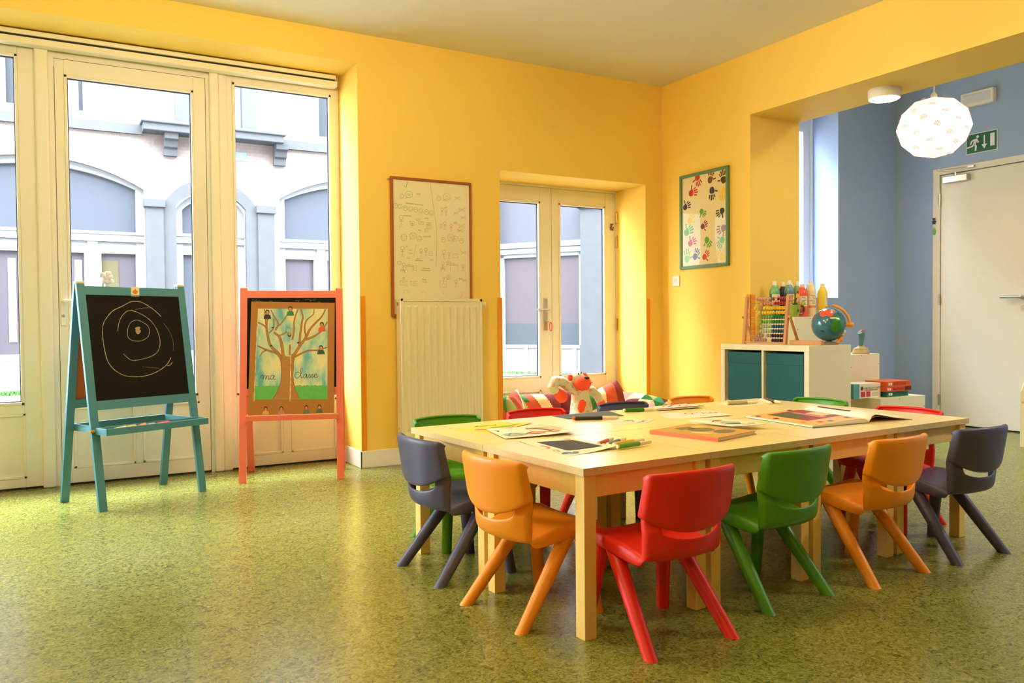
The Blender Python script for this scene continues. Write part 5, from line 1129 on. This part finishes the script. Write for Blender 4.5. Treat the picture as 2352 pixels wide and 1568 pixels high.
pillow('patchwork_cushion', 'rust and ecru cushion standing at the left end of the niche', (-1.400, .02, .302), .24, .30, .09, (R(80), R(-14), R(38)), lambda u, v: CE if u-.3*v > .35 else CR if u+.25*v > -.45 else CL)
pillow('patchwork_cushion', 'maroon and brown cushion behind the monkey', (-.720, .300, .285), .24, .24, .11, (R(82), 0, 0), lambda u, v: CM if u < .35 else CR)
pillow('bolster_cushion', 'rust, ecru and maroon cushion leaning in the right niche corner', (-.405, .235, .315), .38, .24, .13, (R(78), R(-20), R(3)), lambda u, v: CG if u < -.68 and v > -.1 else CE if u-.25*v < -.25 else CR if u-.2*v < .38 else CM)
def diam(u, v):
    a = int(math.floor((u+1)*2)); b = int(math.floor((v+1)*1.5)); tri = ((u+1)*2-a) > ((v+1)*1.5-b)
    return [CT, CPK, CW, CM, CG, CW, CC, CL, CE][(a*5+b*3+(2 if tri else 0)) % 9]
pillow('patchwork_cushion', 'green, pink, white and coral triangle patchwork cushion in front of the right orange guard', (-.265, -.178, .262), .46, .36, .11, (R(38), R(12), R(-10)), diam)
# soft monkey
M_flor = bpy.data.materials.new('floral_cotton'); M_flor.use_nodes = True; nt = M_flor.node_tree; p = nt.nodes['Principled BSDF']; p.inputs['Roughness'].default_value = .9
tc3 = nt.nodes.new('ShaderNodeTexCoord'); vo = nt.nodes.new('ShaderNodeTexVoronoi'); vo.inputs['Scale'].default_value = 24; vo.inputs['Randomness'].default_value = .9
r_ = nt.nodes.new('ShaderNodeValToRGB'); r_.color_ramp.interpolation = 'CONSTANT'; e = r_.color_ramp.elements
B0 = (*lin((200, 192, 154)), 1); RD = (*lin((222, 104, 90)), 1)
e[0].position = 0; e[0].color = RD; e[1].position = .12; e[1].color = B0
for a, c in ((.24, RD), (.36, B0)): x = e.new(a); x.color = c
sel = nt.nodes.new('ShaderNodeMath'); sel.operation = 'GREATER_THAN'; sel.inputs[1].default_value = .38
sp_ = nt.nodes.new('ShaderNodeSeparateColor'); mxx = nt.nodes.new('ShaderNodeMix'); mxx.data_type = 'RGBA'; mxx.inputs['A'].default_value = B0
nt.links.new(tc3.outputs['Object'], vo.inputs['Vector']); nt.links.new(vo.outputs['Distance'], r_.inputs[0]); nt.links.new(vo.outputs['Color'], sp_.inputs[0]); nt.links.new(sp_.outputs[0], sel.inputs[0])
nt.links.new(sel.outputs[0], mxx.inputs['Factor']); nt.links.new(r_.outputs[0], mxx.inputs['B']); nt.links.new(mxx.outputs['Result'], p.inputs['Base Color'])
M_felt = mat('orange_red_felt', (236, 76, 36), .9, var=.08, vscale=60)
mk = thing('soft_monkey', 'floral cloth monkey with orange face and belly, sitting in the niche between cushions', 'soft toy', (-.785, .070, .172))
def rel(x, z, y=0): return (x+.785, y, z-.172)
k = MB()
k.tube([rel(-.79, .195), rel(-.785, .235), rel(-.775, .29), rel(-.785, .37), rel(-.795, .425), rel(-.802, .46), rel(-.805, .50)], [.085, .105, .108, .090, .075, .045, .05], 18, flat=.75)
k.sphere(rel(-.808, .525, .01), (.062, .058, .058), 16, 10)
k.tube([rel(-.845, .425), rel(-.90, .470), rel(-.965, .512), rel(-1.020, .515), rel(-1.045, .470), rel(-1.015, .425)], [.036, .040, .042, .044, .042, .036], 14)
k.tube([rel(-.735, .425), rel(-.675, .425), rel(-.625, .385), rel(-.592, .330)], [.036, .038, .036, .033], 14)
for sx in (-1, 1): k.tube([rel(-.785+sx*.06, .215, 0), rel(-.785+sx*.12, .205, -.10), rel(-.785+sx*.15, .205, -.20)], [.055, .048, .042], 14)
b = k.build('body', M_flor, mk, ang=180); rm = b.modifiers.new('remesh', 'REMESH'); rm.mode = 'VOXEL'; rm.voxel_size = .008; rm.use_smooth_shade = True
sm = b.modifiers.new('smooth', 'SMOOTH'); sm.factor = .5; sm.iterations = 6
k = MB(); k.sphere(rel(-.790, .489, -.038), (.076, .056, .062), 20, 12); k.build('muzzle', M_felt, mk)
k = MB(); k.sphere(rel(-.775, .532, -.072), (.026, .018, .014), 14, 8); k.sphere(rel(-.800, .572, -.035), (.006, .006, .008), 8, 6); k.sphere(rel(-.825, .565, -.035), (.006, .006, .008), 8, 6); k.build('nose_and_eyes', mat('black_felt', (24, 22, 24), .8), mk)
k = MB(); k.ribbon([V(rel(-.785+.07*i/8-.01, .497-.012*math.sin(PI*i/8), -.0885+.006*abs(i-4)/4)) for i in range(9)], .004, (0, -1, 0)); k.build('mouth_stitch', mat('stitch_brown', (90, 24, 20), .8), mk, solid=.001)
for x, z in ((-.876, .535), (-.742, .545)): k = MB(); k.sphere(rel(x, z, .005), (.025, .016, .027), 14, 8); k.build('ear', M_felt, mk)
k = MB(); k.sphere(rel(-.790, .300, -.062), (.058, .036, .086), 18, 12); k.build('belly_patch', M_felt, mk)
k = MB(); k.tube([rel(-1.015, .432), rel(-.975, .40), rel(-.945, .372, .0), rel(-.93, .360)], [.034, .046, .044, .02], 14); k.build('hand', M_felt, mk)
k = MB(); k.tube([rel(-.596, .338), rel(-.575, .30), rel(-.555, .26), rel(-.545, .235)], [.033, .038, .036, .02], 14); k.build('hand', M_felt, mk)

# ------------------------------------------------------------------ courtyard outside, colours darkened to offset the strong sky
M_brick = bpy.data.materials.new('white_painted_brick'); M_brick.use_nodes = True; nt = M_brick.node_tree; p = nt.nodes['Principled BSDF']; p.inputs['Roughness'].default_value = .85
tc4 = nt.nodes.new('ShaderNodeTexCoord'); mp4 = nt.nodes.new('ShaderNodeMapping'); mp4.inputs['Rotation'].default_value = (PI/2, 0, 0)
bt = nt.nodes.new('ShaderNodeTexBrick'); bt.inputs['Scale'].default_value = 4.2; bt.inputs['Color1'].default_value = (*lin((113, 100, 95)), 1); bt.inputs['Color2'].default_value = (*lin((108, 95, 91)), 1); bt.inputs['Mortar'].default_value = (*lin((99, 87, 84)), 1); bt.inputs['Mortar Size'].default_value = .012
bp4 = nt.nodes.new('ShaderNodeBump'); bp4.inputs['Strength'].default_value = .4; bp4.inputs['Distance'].default_value = .01
nt.links.new(tc4.outputs['Object'], mp4.inputs[0]); nt.links.new(mp4.outputs[0], bt.inputs['Vector']); nt.links.new(bt.outputs['Color'], p.inputs['Base Color']); nt.links.new(bt.outputs['Fac'], bp4.inputs['Height']); nt.links.new(bp4.outputs[0], p.inputs['Normal'])
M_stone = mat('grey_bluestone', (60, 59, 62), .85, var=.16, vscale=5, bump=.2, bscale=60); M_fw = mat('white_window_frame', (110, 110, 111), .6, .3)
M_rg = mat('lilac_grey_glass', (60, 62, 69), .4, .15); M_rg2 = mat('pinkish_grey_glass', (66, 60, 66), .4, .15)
M_rgu = mat('upper_window_glass', (47, 48, 54), .4, .15)  # darker copy of the lilac glass, offsets brighter sky on upper panes
gr = B('ground', mat('courtyard_paving', (81, 82, 82), .85, var=.15, vscale=4), None, (-14, 14, .48, 20, -.25, -.12)); struct(gr, 'grey courtyard paving outside the windows', 'ground')
fa = thing('school_building', 'white painted brick building with arched windows across the courtyard', 'building')
def arch_pts(cx, hw, zs, zc, n=24):
    h = zc-zs; Rr = (hw*hw+h*h)/(2*h); z0 = zc-Rr; return [(cx-hw+2*hw*i/n, z0+math.sqrt(max(0, Rr*Rr-(-hw+2*hw*i/n)**2))) for i in range(n+1)]
Y0 = 10.0; GZ = -.12
OPEN = [(-8.35, 1.40, 3.30, 3.74), (-4.56, 1.58, 3.30, 3.74), (-1.885, .80, 3.05, 3.55), (.92, 1.60, 3.30, 3.76)]
k = MB(); cur = -14
for cx, hw, zs, zc in OPEN:
    k.add([(cur, Y0, GZ), (cx-hw, Y0, GZ), (cx-hw, Y0, 4.25), (cur, Y0, 4.25)], [(0, 1, 2, 3)]); ap = arch_pts(cx, hw, zs, zc); m = len(ap)
    k.add([(x, Y0, z) for x, z in ap]+[(x, Y0, 4.25) for x, z in ap]+[(x, Y0+.28, z) for x, z in ap], [(i, i+1, m+i+1, m+i) for i in range(m-1)]+[(i, 2*m+i, 2*m+i+1, i+1) for i in range(m-1)])
    for sx in (-1, 1): k.add([(cx+sx*hw, Y0, GZ), (cx+sx*hw, Y0+.28, GZ), (cx+sx*hw, Y0+.28, zs), (cx+sx*hw, Y0, zs)], [(0, 1, 2, 3)])
    cur = cx+hw
k.add([(cur, Y0, GZ), (3.3, Y0, GZ), (3.3, Y0, 4.25), (cur, Y0, 4.25)], [(0, 1, 2, 3)]); k.add([(3.3, Y0, GZ), (3.3, Y0+3, GZ), (3.3, Y0+3, 11), (3.3, Y0, 11)], [(0, 1, 2, 3)])
UP = [(-5.05, -3.78), (-2.46, -1.07), (.03, 1.45)]; cur = -14
for a, b in UP: k.box(cur, a, Y0, Y0+.3, 4.25, 11); k.box(a, b, Y0, Y0+.3, 6.1, 11); k.box(a, b, Y0, Y0+.3, 4.25, 4.47); cur = b
k.box(cur, 3.3, Y0, Y0+.3, 4.25, 11); k.build('brick_wall', M_brick, fa, smooth=False)
B('string_course', M_stone, fa, (-14, -2.99, Y0-.07, Y0, 4.225, 4.385), (-.66, 3.3, Y0-.07, Y0, 4.225, 4.385))
k = MB(); k.box(-3.00, -.66, Y0-.36, Y0, 4.26, 4.40); k.box(-3.03, -.63, Y0-.40, Y0, 4.385, 4.44); k.build('balcony_slab', M_stone, fa, smooth=False, bevel=.015)
for cx in (-2.77, -.895):
    k = MB(); k.prism([(-.30, 4.26), (0, 4.26), (0, 3.90), (-.08, 3.90), (-.10, 4.02), (-.16, 4.04), (-.20, 4.14), (-.28, 4.16)], .22, (cx+.11, Y0, 0), (0, 1, 0), (0, 0, 1)); k.build('bracket', M_stone, fa, smooth=False, bevel=.008)
for a, b in ((-2.96, -2.68), (-1.09, -.80)):
    k = MB(); k.box(a, b, Y0-.10, Y0+.05, GZ, 3.0); k.build('pilaster', M_stone, fa, smooth=False); k = MB(); k.box(a-.03, b+.03, Y0-.14, Y0+.05, 3.0, 3.14); k.build('pilaster_cap', M_stone, fa, smooth=False, bevel=.01)
def arch_ring(name, m, cx, hw, zs, zc, th, y0, y1, zb, par):
    o = arch_pts(cx, hw, zs, zc); i_ = arch_pts(cx, hw-th, zs, zc-th); P_ = [(cx-hw, zb)]+o+[(cx+hw, zb)]; Q_ = [(cx-hw+th, zb)]+i_+[(cx+hw-th, zb)]; m_ = len(P_); k = MB()
    vs = [(x, y0, z) for x, z in P_]+[(x, y0, z) for x, z in Q_]+[(x, y1, z) for x, z in P_]+[(x, y1, z) for x, z in Q_]
    k.add(vs, [(i, i+1, m_+i+1, m_+i) for i in range(m_-1)]+[(m_+i, m_+i+1, 3*m_+i+1, 3*m_+i) for i in range(m_-1)]+[(i, 2*m_+i, 2*m_+i+1, i+1) for i in range(m_-1)]); return k.build(name, m, par, smooth=False)
arch_ring('stone_surround', M_stone, -1.885, .80, 3.05, 3.55, .21, Y0-.06, Y0+.06, GZ, fa)
def arched_window(cx, hw, zs, zc, tz, nb, big):
    f = arch_ring('window_frame', M_fw, cx, hw, zs, zc, .12, Y0+.10, Y0+.20, GZ, fa)
    k = MB(); k.box(cx-hw, cx+hw, Y0+.07, Y0+.20, tz-.10, tz+.07); k.box(cx-hw, cx+hw, Y0+.05, Y0+.20, tz+.02, tz+.06)
    n = nb; w = 2*hw/n
    for i in range(1, n): k.box(cx-hw+i*w-.08, cx-hw+i*w+.08, Y0+.09, Y0+.20, GZ, tz-.1)
    for i in range(n):
        a = cx-hw+i*w; k.box(a+.125, a+w-.125, Y0+.13, Y0+.197, GZ, .45); k.box(a+.06, a+w-.06, Y0+.11, Y0+.14, GZ+.02, GZ+.16); k.box(a+.125, a+w-.125, Y0+.123, Y0+.198, .42, .52); k.box(a+.125, a+w-.125, Y0+.123, Y0+.198, tz-.30, tz-.105)
        k.box(a+.02, a+.13, Y0+.12, Y0+.2, GZ, tz-.1); k.box(a+w-.13, a+w-.02, Y0+.12, Y0+.2, GZ, tz-.1)
    k.build('mullions', M_fw, f, smooth=False)
    ap = arch_pts(cx, hw-.05, zs, zc-.05); k = MB(); k.poly([(x, Y0+.17, z) for x, z in ap]+[(cx+hw-.05, Y0+.17, tz), (cx-hw+.05, Y0+.17, tz)]); k.build('fanlight_pane', M_rg, f, smooth=False)
    k = MB(); k.poly([(cx-hw, Y0+.19, .45), (cx+hw, Y0+.19, .45), (cx+hw, Y0+.19, tz), (cx-hw, Y0+.19, tz)]); k.build('pane', M_rg2 if big else M_rg, f, smooth=False); return f
for i, (cx, hw, zs, zc) in enumerate(OPEN):
    if i == 2: arched_window(cx, .59, 3.0, 3.34, 2.52, 2, 0)
    else: arched_window(cx, hw, zs, zc, 2.50, 4 if i != 2 else 2, 1)
M_cur = mat('pale_curtain', (145, 146, 154), .9); M_olive = mat('olive_room', (65, 58, 30), .9)
for (a, b, z0, z1, m, nm) in ((-4.99, -4.88, .72, 2.08, M_cur, 'curtain'), (-4.04, -3.93, .72, 2.08, M_cur, 'curtain'), (-3.68, -3.38, .72, 2.08, M_olive, 'dark_window')):
    B(nm, m, fa, (a, b, Y0+.178, Y0+.188, z0, z1))
B('basement_gap', M_dark, fa, (-14, 3.3, Y0-.005, Y0+.05, GZ, GZ+.035))  # dark strip along the foot of the wall
for a, b in UP:
    st_ = .26 if a < -2 and a > -3 else 0
    if st_: B('stone_jamb', M_stone, fa, (a, a+st_, Y0-.05, Y0+.2, 4.44, 6.1), (b-st_, b, Y0-.05, Y0+.2, 4.44, 6.1), (a, b, Y0-.05, Y0+.2, 6.1, 6.3))
    a2, b2 = a+st_, b-st_
    f = B('window_frame', M_fw, fa, (a2, a2+.09, Y0+.10, Y0+.165, 4.475, 6.1), (b2-.09, b2, Y0+.10, Y0+.165, 4.475, 6.1), (a2+.091, b2-.091, Y0+.105, Y0+.163, 4.475, 4.56), (a2+.091, b2-.091, Y0+.106, Y0+.162, 5.55, 5.65), ((a2+b2)/2-.05, (a2+b2)/2+.05, Y0+.103, Y0+.161, 4.476, 6.09))
    B('pane', M_rgu, f, (a2+.005, b2-.005, Y0+.170, Y0+.18, 4.472, 6.095))
po = thing('paper_poster', 'pale yellow children poster in the upper window across the courtyard', 'poster', (-4.13, Y0+.168, 4.80))
k = MB(); k.mat(mat('poster_yellow', (113, 110, 81), .8)); k.box(-.20, .20, -.004, 0, -.22, .26); rg = random.Random(2)
for i in range(14): k.mat([C_g, C_p, C_b, C_y][i % 4]); k.poly([(x, -.006, z) for x, z in circ(rg.uniform(-.16, .16), rg.uniform(-.18, .2), .024, .020, 8)[:-1]])
k.build('sheet', None, po, smooth=False)
ds = thing('direction_sign', 'small light blue sign with a white arrow under the balcony', 'sign', (-1.46, Y0-.012, 4.01))
k = MB(); k.mat(mat('sign_sky_blue', (82, 133, 159), .5)); k.box(-.20, .20, 0, .012, -.075, .075); k.mat(M_fw); k.box(.002, .006, -.002, 0, -.075, .075)
k.poly([(x, -.003, z) for x, z in ((.05, -.010), (.115, -.010), (.085, -.045), (.108, -.045), (.155, 0), (.108, .045), (.085, .045), (.115, .010), (.05, .010))]); k.poly([(x, -.003, z) for x, z in circ(-.09, .03, .018, .018, 10)[:-1]]); k.poly([(x, -.003, z) for x, z in ((-.12, .01), (-.06, .01), (-.05, -.055), (-.075, -.055), (-.09, -.02), (-.105, -.055), (-.13, -.055))])
k.build('sign_plate', None, ds, smooth=False)
wg = thing('veranda_wing', 'glazed white framed wing standing obliquely across the courtyard, seen through the double door', 'building', (4.70, 9.371, 0), math.atan2(-.834, .552))
B('base_panel', M_fw, wg, (-3.2, .88, 0, .12, GZ, .48)); B('base_rail', M_fw, wg, (-3.2, .88, -.03, .12, GZ, GZ+.10), (-3.2, .88, -.03, .12, .42, .49))
B('base_post', M_fw, wg, *[(s-.05, s+.05, -.02, .1, GZ+.1, .42) for s in (-2.4, -1.6, -.95, -.42, .15, .70)])
B('lower_frame', M_fw, wg, (-1.05, -.95, -.01, .1, .48, 2.42), (.80, .89, -.01, .1, .48, 2.42), (-1.05, .89, -.01, .1, 2.36, 2.46), (-3.2, -3.1, -.01, .1, .48, 2.42))
B('transom', M_fw, wg, (-3.2, .89, -.06, .12, 2.44, 2.54), (-3.2, .89, -.03, .12, 2.53, 2.56), (-3.2, .89, -.09, .12, 2.56, 2.67))
B('pane', mat('pink_grey_pane', (67, 58, 61), .4, .15), wg, (-3.1, .80, .06, .07, .95, 2.36)); B('pane', mat('blue_grey_pane', (53, 55, 59), .4, .15), wg, (-3.1, .80, .06, .07, .48, .95)); B('upper_pane', mat('lilac_pane', (65, 63, 69), .4, .15), wg, (-3.2, .89, .06, .07, 2.67, 4.4))
B('stone_pillar', M_stone, wg, (.89, 1.40, -.14, .3, GZ, 3.30)); B('pillar_cap', M_stone, wg, (.82, 1.45, -.20, .3, 3.30, 3.44)); B('pillar_base', M_stone, wg, (.87, 1.42, -.16, .3, GZ, .50)); B('upper_wall', M_brick, wg, (-3.2, 3, .1, .4, 4.4, 10)); B('side_wall', M_brick, wg, (1.40, 3, 0, .4, GZ, 4.4))
o = B('wall_upper', M_brick, None, (-14, 6, .22, .48, 3.45, 8.2)); struct(o, 'outer wall of the storeys above the classroom', 'wall')  # added out of view to block sky light from the facade opposite
# grass along the building foot
k = MB(); rg = random.Random(9); k.mat(mat('grass_blades', (71, 112, 47), .8))
def tuft(cx, cy, n, sp, h):
    for i in range(n):
        x = cx+rg.gauss(0, sp); y = cy-abs(rg.gauss(0, .05)); a = rg.uniform(0, 2*PI); hh = h*rg.uniform(.5, 1.2); dx, dy = .012*math.cos(a), .012*math.sin(a)
        k.add([(x-dx, y-dy, GZ), (x+dx, y+dy, GZ), (x+rg.uniform(-.05, .05), y+rg.uniform(-.05, .05), GZ+hh)], [(0, 1, 2)])
tuft(-4.93, 9.90, 240, .11, .09); tuft(-5.25, 9.92, 50, .06, .06); tuft(-3.9, 9.9, 80, .2, .06)
for s in range(18): tuft(4.70+.552*(-2+.15*s)-.1, 9.371-.834*(-2+.15*s)-.1, 22, .05, .07)
gs = k.build('grass', None, None, smooth=False); tag(gs, 'short green grass along the foot of the courtyard buildings', 'grass', None, 'stuff')
